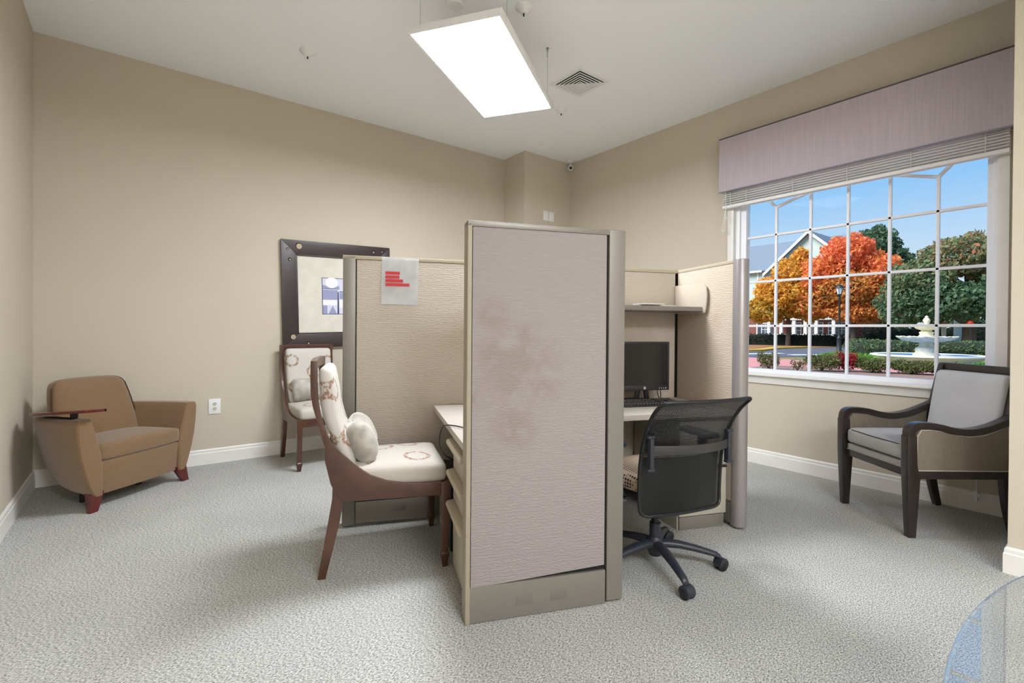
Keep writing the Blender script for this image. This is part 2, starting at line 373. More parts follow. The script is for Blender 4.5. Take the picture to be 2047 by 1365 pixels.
b = B(); lathe(b, [(0, 0), (.005, .002), (.006, .012), (.002, .022), (0, .022)], 10, (BX - .034, 2.455, 2.145)); finish('cord_tassel', b, m_white, bl); b = B(); lathe(b, [(0, 0), (.005, .002), (.006, .012), (.002, .022), (0, .022)], 10, (BX - .034, 2.432, 2.26)); finish('cord_tassel', b, m_white, bl)

# ---------------------------------------------------------------- ceiling things
def light_panel(loc, rz, label):
    t = thing('light_panel', label, 'ceiling light', loc, rz, 'suspended light panels')
    hx, hy = .62, .305; bm = B(); w = .022
    box(bm, -hx, hx, -hy, -hy + w, 0, .035); box(bm, -hx, hx, hy - w, hy, 0, .035); box(bm, -hx, -hx + w, -hy + w, hy - w, 0, .035); box(bm, hx - w, hx, -hy + w, hy - w, 0, .035)
    finish('frame', bm, m_white, t, .002)
    bm = B(); box(bm, -hx + w, hx - w, -hy + w, hy - w, .020, .034); finish('back_plate', bm, m_white, t)
    bm = B(); quad(bm, (-hx + w, -hy + w, .004), (-hx + w, hy - w, .004), (hx - w, hy - w, .004), (hx - w, -hy + w, .004)); finish('diffuser', bm, m_diff, t, smooth=False)
    top = H - loc[2]
    for x in (-.48, .48):
        for y in (-.285, .285):
            bm = B(); cyl(bm, (x, y, .03), (x, y, top), .0011, 6); o = finish('hanging_cable', bm, m_steel, t)
            bm = B(); lathe(bm, [(0, -.03), (.004, -.03), (.005, -.012), (.012, -.004), (.012, 0), (0, 0)], 12, (x, y, top)); finish('ceiling_anchor', bm, m_steel, o)
            bm = B(); cyl(bm, (x, y, .035), (x, y, .06), .004, 8); finish('cable_grip', bm, m_steel, o)
            bm = B(); tube(bm, [(x + .014 * math.cos(a) - .008, y, top - .055 + .02 * math.sin(a)) for a in [k * PI / 6 for k in range(12)]], .0012, 5, True)
            finish('cable_coil', bm, m_steel, o)
    bm = B(); lathe(bm, [(0, -.028), (.05, -.028), (.062, -.018), (.064, 0), (0, 0)], 24, (-.22, .17, top)); finish('canopy', bm, m_white, t)
    bm = B(); tube(bm, bez([(-.22, .17, top - .02), (-.225, .18, top - .15), (-.24, .16, .12), (-.25, .12, .034)]), .003, 6); finish('power_cord', bm, m_white, t)
    return t
light_panel((1.957, 2.81, 2.965), R(34), 'rectangular white LED panel hung on wires above the cubicle')
light_panel((.30, -1.6, 2.965), R(90), 'added unseen LED fill panel hung on wires by the plain left wall')  # added fill lamp behind the camera, brightens the room
light_panel((.95, -2.65, 2.965), R(0), 'second added unseen LED fill panel hung on wires by the wall opposite the cubicle')  # another added lamp out of view, lifts the ceiling and the cubicle end panel
def sprinkler(loc, r, label):
    t = thing('sprinkler', label, 'sprinkler', loc, 0, 'ceiling sprinklers')
    bm = B(); lathe(bm, [(0, -.044), (r * .3, -.044), (r * .5, -.036), (r * .62, -.024), (r * .95, -.012), (r * 1.05, -.004), (r * 1.05, 0), (0, 0)], 28); finish('escutcheon', bm, m_white, t)
    bm = B(); cyl(bm, (0, 0, -.044), (0, 0, -.062), .005, 8); finish('deflector_pin', bm, m_dark, t)
sprinkler((1.065, 4.039, H), .058, 'white domed ceiling sprinkler near the long beige wall')
sprinkler((2.068, 2.583, H), .055, 'white domed ceiling sprinkler just above the hanging light panel')
sprinkler((3.313, 3.536, H), .055, 'white domed ceiling sprinkler beyond the air vent')
v = thing('air_vent', 'square white four way ceiling air vent with slanted louvres', 'air vent', (3.08, 3.055, H))
bm = B(); s0, s1 = .19, .150
loft(bm, [[(-s0, -s0, 0), (s0, -s0, 0), (s0, s0, 0), (-s0, s0, 0)], [(-s0 + .01, -s0 + .01, -.012), (s0 - .01, -s0 + .01, -.012), (s0 - .01, s0 - .01, -.012), (-s0 + .01, s0 - .01, -.012)], [(-s1, -s1, -.012), (s1, -s1, -.012), (s1, s1, -.012), (-s1, s1, -.012)], [(-s1, -s1, -.002), (s1, -s1, -.002), (s1, s1, -.002), (-s1, s1, -.002)]], cap=False)
finish('flange', bm, m_white, v, smooth=False)
bm = B(); box(bm, -s1, s1, -s1, s1, -.003, -.001); finish('duct_opening', bm, m_dark, v, smooth=False)
for k in range(5):
    a = s1 - .004 - k * .027; c = a - .020; bm = B()
    for rot in range(4):
        ca, sa = math.cos(rot * PI / 2), math.sin(rot * PI / 2)
        f = lambda p: (p[0] * ca - p[1] * sa, p[0] * sa + p[1] * ca, p[2])
        # louvre blade slanting outwards, mitred at the corners
        for (o1, z1, o2, z2) in ((a, -.021, a - .011, -.021), (a - .011, -.021, c, -.006)):
          vs = [(-o1, -o1, z1), (o1, -o1, z1), (o2, -o2, z2), (-o2, -o2, z2)]
          lo = [bm.verts.new(f(p)) for p in vs]; hi = [bm.verts.new(f((p[0], p[1], p[2] + .0018))) for p in vs]
          bm.faces.new(lo); bm.faces.new(hi[::-1])
          for i in range(4): bm.faces.new((lo[i], hi[i], hi[(i + 1) % 4], lo[(i + 1) % 4]))
    finish('louvre', bm, m_white, v, smooth=False)
bm = B(); c = s1 - .004 - 5 * .027 + .004; box(bm, -c, c, -c, c, -.02, -.017); finish('centre_plate', bm, m_white, v)
cmr = thing('security_camera', 'small white bullet security camera in the ceiling corner', 'camera', (4.44, 4.56, H))
bm = B(); lathe(bm, [(0, -.012), (.028, -.012), (.03, 0), (0, 0)], 20); finish('mount', bm, m_white, cmr)
bm = B(); tube(bm, [(0, 0, -.01), (-.01, -.01, -.045), (-.02, -.02, -.07)], .008, 8); finish('arm', bm, m_white, cmr)
d = Vector((-.52, -.62, -.35)).normalized(); c0 = Vector((.005, .005, -.07)); bm = B(); tube(bm, [c0, c0 + d * .085], [.029, .031], 18); o = finish('housing', bm, m_white, cmr)
bm = B(); tube(bm, [c0 + d * .085, c0 + d * .088], [.022, .020], 18); finish('lens', bm, m_black, o)
bm = B(); tube(bm, [(.03, .0, -.006), (.04, -.12, -.005), (.045, -.25, -.004)], .004, 6); finish('cable_cover', bm, m_white, cmr)

# wall plates
for x, lab in ((4.083, 'blank white wall plate on the corner column, nearer the long wall'), (4.177, 'white wall plate on the corner column beside the blank one')):
    t = thing('wall_plate', lab, 'wall plate', (x, YP, 2.577), 0, 'wall plates on the corner column')
    bm = B(); box(bm, -.042, .042, -.008, 0, 0, .122); finish('plate', bm, m_white, t, .004)
    if x > 4.1:
        
        for z in (.02, .102): bm = B(); cyl(bm, (0, -.0085, z), (0, -.007, z), .004, 8); finish('screw', bm, m_steel, t)
ou = thing('wall_outlet', 'white double power outlet low on the long beige wall', 'power outlet', (.556, YB, .438))
bm = B(); box(bm, -.046, .046, -.007, 0, 0, .132); finish('cover_plate', bm, m_white, ou, .003)
for z in (.045, .087):
    bm = B(); prism(bm, [(.017 * math.cos(a) * 1.0, z + .0155 * math.sin(a)) for a in [k * PI / 8 for k in range(16)]], -.010, -.006, 'y'); o = finish('socket', bm, mat('outlet_ivory', (206, 200, 184), .4), ou)
    bm = B()
    for dx, hh in ((-.007, .009), (.007, .007)): box(bm, dx - .0012, dx + .0012, -.0108, -.0098, z - hh / 2 + .003, z + hh / 2 + .003)
    cyl(bm, (0, -.0108, z - .008), (0, -.0098, z - .008), .0025, 8); finish('slots', bm, m_dark, o)
wc = thing('cord_bracket', 'white plastic cord bracket clipped on the skirting under the window', 'bracket', (XR - .012, .69, .07))
bm = B(); box(bm, -.022, -.002, -.022, .022, .035, .06); box(bm, -.026, -.004, -.008, .008, .0, .075); finish('clip', bm, m_white, wc, .003)
bm = B(); tube(bm, [(-.006, 0, .07), (-.004, .004, .3), (-.006, .008, .66)], .003, 6); finish('cord', bm, m_white, wc)

# ---------------------------------------------------------------- framed picture
pic = thing('framed_picture', 'large square dark framed abstract print with drilled corner holes', 'picture', (1.655, YB, 1.02)); pic.rotation_euler = (0, R(-1.5), 0)
PW, PH, FWd = .545, 1.04, .135
m_ph = mat('hole_brass', (178, 160, 128), .5)
def frame_rail(x0, x1, x2, x3, z0, z1):   # mitred board
    bm = B(); prism(bm, [(x0, z0), (x1, z0), (x3, z1), (x2, z1)], -.038, -.012, 'y'); finish('frame_board', bm, m_frame, pic, .004)
frame_rail(-PW, PW, -PW + FWd, PW - FWd, 0, FWd); frame_rail(-PW, PW, -PW + FWd, PW - FWd, PH, PH - FWd)
for s in (-1, 1):
    bm = B(); prism(bm, [(s * PW, 0), (s * (PW - FWd), FWd), (s * (PW - FWd), PH - FWd), (s * PW, PH)], -.038, -.012, 'y'); finish('frame_board', bm, m_frame, pic, .004)
bm = B(); box(bm, -PW + .01, PW - .01, -.012, -.002, .01, PH - .01); finish('backing', bm, m_dark, pic)
bm = B()
i0 = FWd - .002
for (xa, xb, za, zb) in ((-PW + i0, PW - i0, i0, i0 + .014), (-PW + i0, PW - i0, PH - i0 - .014, PH - i0), (-PW + i0, -PW + i0 + .014, i0, PH - i0), (PW - i0 - .014, PW - i0, i0, PH - i0)): box(bm, xa, xb, -.034, -.012, za, zb)
finish('inner_lip', bm, mat('frame_lip', (44, 36, 36), .4), pic, .002)
bm = B(); box(bm, -PW + FWd, PW - FWd, -.022, -.014, FWd, PH - FWd); finish('mat_board', bm, mat('mat_board', (218, 213, 198), .9, var=(9, .10)), pic)
for (x, z, r, br) in ((-.385, .985, .031, 1), (-.485, .95, .013, 0), (-.468, .85, .017, 0), (.36, .98, .017, 0), (.455, .99, .013, 0), (-.455, .112, .028, 1), (-.315, .045, .018, 0), (.385, .055, .031, 1), (.47, .19, .017, 0)):
    bm = B(); cyl(bm, (x, -.0384, z), (x, -.036, z), r, 24); o = finish('drilled_hole', bm, m_dark, pic)
    bm = B(); cyl(bm, (x + r * .12, -.0390, z - r * .12), (x + r * .12, -.0378, z - r * .12), r * (.84 if br else .5), 20); finish('hole_plug', bm, m_ph, o)
bl1, bl2, bl3, bl4 = (mat('print_' + k, c, .85) for k, c in (('ink', (58, 58, 92)), ('mid', (150, 152, 184)), ('pale', (206, 208, 222)), ('paper', (232, 232, 236))))
px0, px1, pz0, pz1 = -.165, .165, .33, .685
def inkq(m, y, *pts):
    bm = B(); prism(bm, [(px0 + (px1 - px0) * p[0], pz0 + (pz1 - pz0) * p[1]) for p in pts], -.0222 - y * .0004, -.0218, 'y'); return finish('print_shape', bm, m, pic, smooth=False)
inkq(bl1, 0, (-.02, -.015), (1.02, -.015), (1.02, 1.015), (-.02, 1.015)); inkq(bl3, 1, (0, 0), (1, 0), (1, 1), (0, 1))
inkq(bl2, 2, (0, .70), (.5, .70), (.5, .80), (.28, .73), (0, .82)); inkq(bl2, 2, (0, .40), (.45, .40), (.45, .68), (0, .68)); inkq(bl4, 3, (0, .25), (.42, .25), (.42, .39), (0, .39))
inkq(bl2, 2, (0, 0), (.13, 0), (.13, .24), (0, .24)); inkq(bl2, 3, (.16, .0), (.42, 0), (.29, .23)); inkq(bl1, 3, (.43, 0), (.48, 0), (.48, .62), (.45, .62)); inkq(bl4, 2, (.5, .18), (.8, .18), (.8, .40), (.5, .40))
inkq(bl1, 3, (.5, .62), (.95, .62), (.95, .64), (.5, .64)); inkq(bl1, 4, (0, .70), (.5, .70), (.5, .71), (0, .71)); inkq(bl2, 2, (.5, .42), (.75, .42), (.75, .6), (.5, .6))
inkq(bl4, 4, *[(.27 + .19 * math.cos(k * PI / 10), .88 + .15 * math.sin(k * PI / 10)) for k in range(20)])

# ---------------------------------------------------------------- cubicle (own axes u, v)
CO = Vector((1.06, 1.675, 0)); CA = R(-22)
def cub(name, label, cat, u, v, z=0.0, group=None):
    c, s = math.cos(CA), math.sin(CA)
    t = thing(name, label, cat, (CO.x + u * c - v * s, CO.y + u * s + v * c, z), CA, group); ORG[t.name] = (u, v, z); return t
def cw(u, v, z):
    c, s = math.cos(CA), math.sin(CA); return Vector((CO.x + u * c - v * s, CO.y + u * s + v * c, z))
PZ = 1.642
def panel_cloth(name, items, amount=.75, base=(155, 147, 145), spot=(124, 100, 82)):
    return spots(name, base, spot, items, mask=(1, 1, 1), ring=False, nscale=11, thr=.36, bump=(230, .5, .002), amount=amount, warp=.06)
m_pf = panel_cloth('cloth_front', [(u_ - .35 + .03, -.03, z_ + .03, r_, w_) for u_, z_, r_, w_ in ((.11, 1.25, .02, .09), (.12, 1.10, .03, .10), (.25, 1.18, .02, .10), (.18, .97, .03, .09), (.15, 1.04, .03, .08), (.04, .92, .01, .06), (.20, .80, .03, .12), (.34, .96, .02, .10), (.22, 1.05, .06, .20))], .30)
m_pc = panel_cloth('cloth_plain', [(.2, 0, 1.2, .05, .2), (.5, 0, .8, .05, .3)], .25, base=(192, 181, 167), spot=(170, 150, 124))
m_ko = mat('knockout', (124, 119, 112), .42, metal=.2)
CG = 'grey cubicle partition panels'
# near end panel that faces the open floor
t = cub('cubicle_partition', 'tall stained cubicle end panel with mauve cloth facing the open floor', 'partition', .35, .035, 0, CG)
b = B(); box(b, .016, .622, .012, .063, .02, 1.62); finish('core', b, m_dark, t)
b = B(); prism(b, [(.022, .145), (.618, .172), (.618, 1.618), (.022, 1.618)], .0, .014, 'y'); finish('cloth_tile', b, m_pf, t, .003)
b = B(); box(b, .022, .618, .061, .075, .16, 1.618); finish('cloth_tile', b, m_pc, t, .003)
b = B(); box(b, .018, .622, -.002, .013, .004, .150); o = finish('base_cover', b, m_panelmetal, t, .002)
for (a, c, z0, z1) in ((.214, .289, .05, .096), (.369, .443, .05, .096)):
    b = B(); box(b, a, c, -.0032, -.001, z0, z1); finish('outlet_knockout', b, m_ko, o, .001)
b = B(); box(b, .018, .622, .062, .077, .004, .150); finish('base_cover', b, m_panelmetal, t, .002)
b = B(); box(b, .0, .020, -.004, .079, .0, 1.634); finish('edge_trim', b, mat('edge_trim', (158, 148, 128), .5), t, .006)
b = B(); box(b, .0, .632, -.004, .079, 1.618, PZ); finish('top_cap', b, m_panelmetal, t, .004)
b = B(); box(b, .628, .706, -.004, .079, .012, PZ); finish('corner_post', b, m_panelmetal, t, .006, seg=3)
# far panel, left bay
t = cub('cubicle_partition', 'cubicle panel with beige cloth and a paper notice behind the dining chair', 'partition', .04, 1.185, 0, CG)
b = B(); box(b, -.47, .622, 1.160, 1.208, .02, 1.62); finish('core', b, m_dark, t)
b = B(); box(b, -.466, .618, 1.147, 1.161, .155, 1.618); finish('cloth_tile', b, m_pc, t, .003)
b = B(); box(b, -.466, .618, 1.207, 1.221, .155, 1.618); finish('cloth_tile', b, m_pc, t, .003)
b = B(); box(b, -.466, .622, 1.145, 1.161, .02, .150); o = finish('base_cover', b, m_panelmetal, t, .002)
b = B(); box(b, -.25, -.17, 1.1435, 1.146, .075, .118); finish('outlet_knockout', b, m_ko, o, .001)
b = B(); box(b, -.466, .622, 1.207, 1.223, .02, .150); finish('base_cover', b, m_panelmetal, t, .002)
b = B(); box(b, -.545, -.472, 1.143, 1.225, .012, PZ); finish('end_post', b, m_panelmetal, t, .005)
b = B(); box(b, -.547, .632, 1.143, 1.225, 1.620, PZ); finish('top_cap', b, m_panelmetal2, t, .004)
# far panel, right bay
t = cub('cubicle_partition', 'cubicle panel behind the computer monitor with beige cloth tiles', 'partition', 1.23, 1.185, 0, CG)
b = B(); box(b, .706, 1.748, 1.165, 1.208, .02, 1.62); finish('core', b, m_dark, t)
b = B(); box(b, .706, 1.738, 1.150, 1.164, 1.365, 1.618); finish('cloth_tile', b, m_pc, t, .003)
b = B(); box(b, .706, 1.738, 1.150, 1.164, .155, 1.36); finish('cloth_tile', b, m_pc, t, .003)
b = B(); box(b, .706, 1.742, 1.207, 1.221, .155, 1.618); finish('cloth_tile', b, m_pc, t, .003)
b = B(); box(b, .632, 1.755, 1.147, 1.225, 1.620, PZ); finish('top_cap', b, m_panelmetal2, t, .004)
b = B(); box(b, .632, .704, 1.143, 1.225, .012, 1.619); finish('corner_post', b, m_panelmetal, t, .005)
b = B(); box(b, .706, 1.748, 1.148, 1.223, .02, .150); finish('base_cover', b, m_panelmetal, t, .002)
# spine between the bays
t = cub('cubicle_partition', 'cubicle spine panel dividing the two desk bays', 'partition', .667, .61, 0, CG)
b = B(); box(b, .643, .691, .081, 1.141, .02, 1.62); finish('core', b, m_dark, t)
b = B(); box(b, .630, .644, .082, 1.140, .155, 1.618); finish('cloth_tile', b, m_pc, t, .003)
b = B(); box(b, .690, .704, .082, 1.140, .155, 1.618); finish('cloth_tile', b, m_pc, t, .003)
b = B(); box(b, .630, .704, .081, 1.141, .02, .150); finish('base_cover', b, m_panelmetal, t, .002)
b = B(); box(b, .628, .706, .081, 1.141, 1.620, PZ); finish('top_cap', b, m_panelmetal2, t, .004)
# wing by the window
t = cub('cubicle_partition', 'cubicle wing panel with rounded grey end nearest the window', 'partition', 1.79, .87, 0, CG)
b = B(); box(b, 1.770, 1.820, .572, 1.222, .02, 1.62); finish('core', b, m_dark, t)
b = B(); box(b, 1.756, 1.771, .572, 1.146, .155, 1.618); finish('cloth_tile', b, panel_cloth('cloth_wing', [(0, -.1, 1.3, .02, .1), (0, 0, .7, .05, .2)], .3, base=(200, 184, 166), spot=(170, 140, 110)), t, .003)
b = B(); box(b, 1.819, 1.834, .572, 1.222, .155, 1.618); finish('cloth_tile', b, m_pc, t, .003)
b = B(); box(b, 1.756, 1.834, .572, 1.146, .02, .150); finish('base_cover', b, m_panelmetal, t, .002)
b = B(); box(b, 1.757, 1.836, .572, 1.225, 1.620, PZ); finish('top_cap', b, m_panelmetal2, t, .004)
b = B(); prism(b, [(1.752, .575), (1.752, .55)] + [(1.795 - .043 * math.cos(a), .545 - .034 * math.sin(a)) for a in [k * PI / 12 for k in range(13)]] + [(1.838, .55), (1.838, .575)], .012, PZ, 'z'); finish('rounded_end_trim', b, m_wingmetal, t, .004)

# paper notice taped on the left panel
t = cub('paper_notice', 'wrinkled white paper notice with four red bars taped on the cubicle panel', 'paper notice', -.208, 1.14, 1.355)
b = B(); NX, NZ = 14, 18; g = []
for j in range(NZ + 1):
    row = []
    for i in range(NX + 1):
        a, c = i / NX, j / NZ
        row.append(b.verts.new((-.325 + .005 * c + .222 * a, 1.1385 + .0013 * math.sin(9 * a + 7 * c) * math.sin(13 * c - 4 * a) - .003 * (1 - c) ** 4, 1.352 + .286 * c - .002 * a)))
    g.append(row)
for j in range(NZ):
    for i in range(NX): b.faces.new((g[j][i], g[j][i + 1], g[j + 1][i + 1], g[j + 1][i]))
bmesh.ops.solidify(b, geom=list(b.faces), thickness=.0005)
finish('sheet', b, mat('paper', (246, 246, 247), .85, var=(16, .10)), t)
m_red = mat('red_print', (206, 62, 66), .8)
for (x1, z) in ((-.213, 1.543), (-.216, 1.519), (-.194, 1.496), (-.155, 1.472)):
    b = B(); box(b, -.299, x1, 1.1342, 1.1360, z - .009, z + .009); finish('red_bar', b, m_red, t, smooth=False)

# left desk
t = cub('desk_worktop', 'cream laminate worktop on the chair side of the cubicle', 'desk', .31, .61, .69)
b = B(); box(b, .0, .626, .084, 1.140, .690, .722); finish('top', b, m_desk, t, .004)
t = cub('computer_tower', 'black computer tower standing on the floor under the cream worktop', 'computer', .13, .84, 0)
b = B(); box(b, .045, .22, .64, 1.05, .012, .40); finish('case', b, m_black, t, .006)
b = B(); box(b, .036, .046, .642, 1.048, .014, .398); o = finish('front_bezel', b, m_mon0, t, .004)
b = B(); box(b, .030, .037, 1.035, 1.048, .02, .39); finish('silver_strip', b, m_panelmetal2, o, .002)
for z in (.33, .29):
    b = B(); box(b, .033, .037, .67, 1.02, z, z + .028); finish('drive_cover', b, m_dark, o, .002)
for v_ in (.68, 1.01):
    b = B(); box(b, .05, .21, v_ - .012, v_ + .012, 0, .013); finish('foot', b, m_black, t)
t = cub('drawer_pedestal', 'beige three drawer pedestal under the worktop beside the dining chair', 'drawers', .31, .29, 0)
b = B(); box(b, .045, .60, .088, .495, .015, .688); finish('body', b, m_ped, t, .003)
for (z0, z1) in ((.508, .655), (.352, .503), (.03, .347)):
    b = B(); box(b, .026, .046, .090, .493, z0, z1); dr = finish('drawer', b, m_ped, t, .003)
    b = B(); prism(b, [(.028, z1 - .006), (-.004, z1 - .028), (-.012, z1 - .024), (-.013, z1 - .012), (-.006, z1 - .002), (.028, z1 + .004)], .095, .488, 'y'); finish('handle', b, m_panelmetal2, dr, .003)
t = cub('power_cable', 'thin black cable looping over the edge of the cream worktop', 'cable', .1, .4, .722)
b = B(); tube(b, bez([(.42, .50, .7255), (.25, .34, .7255), (.10, .33, .7265), (.02, .42, .730), (-.022, .50, .715), (-.038, .535, .66), (-.036, .53, .60), (-.010, .52, .56), (.040, .55, .52), (.055, .57, .42), (.058, .58, .2), (.06, .59, .006)]), .0032, 6); finish('cord', b, m_black, t)

# right desk
t = cub('desk_worktop', 'cream laminate worktop carrying the computer monitor and keyboard', 'desk', 1.23, .84, .69)
b = B(); box(b, .708, 1.752, .53, 1.146, .690, .722); finish('top', b, m_desk, t, .004)
t = cub('file_pedestal', 'grey beige two drawer pedestal under the computer desk by the wing panel', 'drawers', 1.57, .86, 0)
b = B(); box(b, 1.40, 1.735, .612, 1.12, .0, .688); finish('body', b, m_pedg, t, .003)
for (z0, z1) in ((.385, .66), (.085, .372)):
    b = B(); box(b, 1.402, 1.733, .592, .612, z0, z1); o = finish('drawer', b, m_pedg, t, .003)
    b = B(); box(b, 1.402, 1.733, .584, .60, z1 - .004, z1 + .006); finish('handle', b, m_espresso, o, .002)
b = B(); box(b, 1.41, 1.725, .60, .613, .0, .078); finish('plinth', b, m_panelmetal, t, .002)
# shelf
t = cub('cubicle_shelf', 'grey beige open shelf with curved end bracket above the monitor', 'shelf', 1.22, .99, 1.33)
b = B(); box(b, .708, 1.735, .835, 1.146, 1.333, 1.360); finish('board', b, m_panelmetal, t, .003)
for u0, u1 in ((1.733, 1.741), (.708, .716)):
    b = B(); pr = [(1.146, 1.527), (.86, 1.519), (.822, 1.512), (.803, 1.49), (.795, 1.45), (.797, 1.40), (.806, 1.35), (.815, 1.325), (.83, 1.322), (1.146, 1.326)]
    prism(b, pr, u0, u1, 'x'); finish('end_bracket', b, mat('shelf_bracket', (196, 184, 166), .5), t, .002)
b = B(); box(b, .72, 1.73, .838, .842, 1.360, 1.362); finish('front_lip', b, m_panelmetal, t)
for k, (u0, u1, v0, v1, z0, z1, rz, lab) in enumerate(((1.36, 1.60, .93, 1.09, 1.360, 1.372, 4, 'thin white booklet lying flat on the cubicle shelf'), (1.30, 1.47, .87, .98, 1.373, 1.379, 0, 'white folded leaflet on top of the booklet on the shelf'))):
    t = cub('booklet', lab, 'booklet', (u0 + u1) / 2, (v0 + v1) / 2, z0)
    b = B(); box(b, u0, u1, v0, v1, z0, z1); finish('pages', b, mat('booklet_pages', (232, 228, 218), .8), t, .001)
    b = B(); box(b, u0 - .002, u1 + .002, v0 - .002, v1 + .002, z1, z1 + .0012); finish('cover', b, mat('booklet_cover%d' % k, ((222, 214, 200), (238, 236, 232))[k], .5), t)
# monitor
t = cub('computer_monitor', 'black square flat screen monitor switched off on the computer desk', 'monitor', 1.375, .96, .722)
m_mon = mat('monitor_black', (30, 28, 34), .4); m_scr = mat('screen_glass', (16, 15, 19), .18, spec=.5)
mu0, mu1, mz0, mz1 = 1.192, 1.560, .803, 1.128
b = B(); box(b, mu0, mu1, .955, .99, mz0, mz1); hs = finish('housing', b, m_mon, t, .005)
b = B(); box(b, mu0 + .06, mu1 - .06, .985, 1.02, mz0 + .05, mz1 - .05); finish('rear_shell', b, m_mon, hs, .01)
b = B()
for (a, c, e, f) in ((mu0, mu1, mz0, mz0 + .034), (mu0, mu1, mz1 - .017, mz1), (mu0, mu0 + .016, mz0 + .034, mz1 - .017), (mu1 - .016, mu1, mz0 + .034, mz1 - .017)): box(b, a, c, .947, .957, e, f)
finish('bezel', b, m_mon, t, .002)
b = B(); box(b, mu0 + .014, mu1 - .014, .951, .956, mz0 + .032, mz1 - .015); finish('screen', b, m_scr, t, smooth=False)
b = B(); cyl(b, (1.374, .9475, mz0 + .017), (1.374, .945, mz0 + .017), .0095, 20); bd = finish('badge', b, mat('badge_silver', (198, 198, 198), .3, metal=.5), t)
b = B(); tube(b, [(1.374 + .006 * math.cos(a), .9448, mz0 + .017 + .006 * math.sin(a)) for a in [k * PI / 8 for k in range(16)]], .0007, 5, True); finish('badge_ring', b, m_black, bd)
for k in range(4):
    b = B(); cyl(b, (1.484 + k * .0165, .9475, mz0 + .014), (1.484 + k * .0165, .945, mz0 + .014), .0032 + (.0015 if k == 3 else 0), 10); finish('button', b, MATS['badge_silver'], t)
for s in (-1, 1):
    b = B(); sweep(b, [(1.376 + s * .042, .99, .725), (1.376 + s * .030, .985, .80), (1.376 + s * .03, .99, .90)], .03, .018, (1, 0, 0)); finish('stand_arm', b, m_mon, t, .003)
b = B(); prism(b, [(1.376 + .11 * math.cos(a), 1.045 + .085 * math.sin(a)) for a in [k * PI / 16 for k in range(32)]], .722, .732, 'z'); finish('stand_base', b, m_mon, t, .003)
b = B(); tube(b, bez([(1.50, .985, .82), (1.505, 1.0, .78), (1.53, 1.02, .74), (1.56, 1.06, .728)]), .003, 6); tube(b, bez([(1.515, .985, .82), (1.53, 1.0, .77), (1.55, 1.03, .738), (1.60, 1.08, .728)]), .003, 6); finish('signal_cable', b, m_black, t)
# keyboard
t = cub('keyboard', 'black computer keyboard in front of the monitor', 'keyboard', 1.33, .83, .722)
m_key = mat('key_black', (62, 58, 58), .45)
b = B(); prism(b, [(.785, .722), (.945, .722), (.945, .746), (.785, .734)], 1.08, 1.55, 'x'); finish('case', b, mat('keyboard_case', (30, 27, 28), .4), t, .004)
proto = B(); loft(proto, [[(-.0085, -.0085, 0), (.0085, -.0085, 0), (.0085, .0085, 0), (-.0085, .0085, 0)], [(-.006, -.006, .008), (.006, -.006, .008), (.006, .0065, .008), (-.006, .0065, .008)]]); kme = None
for r_ in range(6):
    for c_ in range(22):
        if c_ in (15, 18) and r_ not in (0,) or (r_ == 4 and c_ in (15, 18)): continue
        u_ = 1.092 + c_ * .0212; v_ = .806 + r_ * .0215 + (.006 if r_ == 5 else 0); z_ = .734 + (v_ - .785) * .075
        if kme is None: k0 = finish('key', proto, m_key, t, smooth=False); kme = k0
        else: k0 = kme.copy(); COL.objects.link(k0)
        k0.parent = t; k0.location = Vector((u_, v_, z_)) - Vector(ORG[t.name])
        if kme is k0: off0 = Vector(ORG[t.name])
for vv in kme.data.vertices: vv.co = vv.co + off0
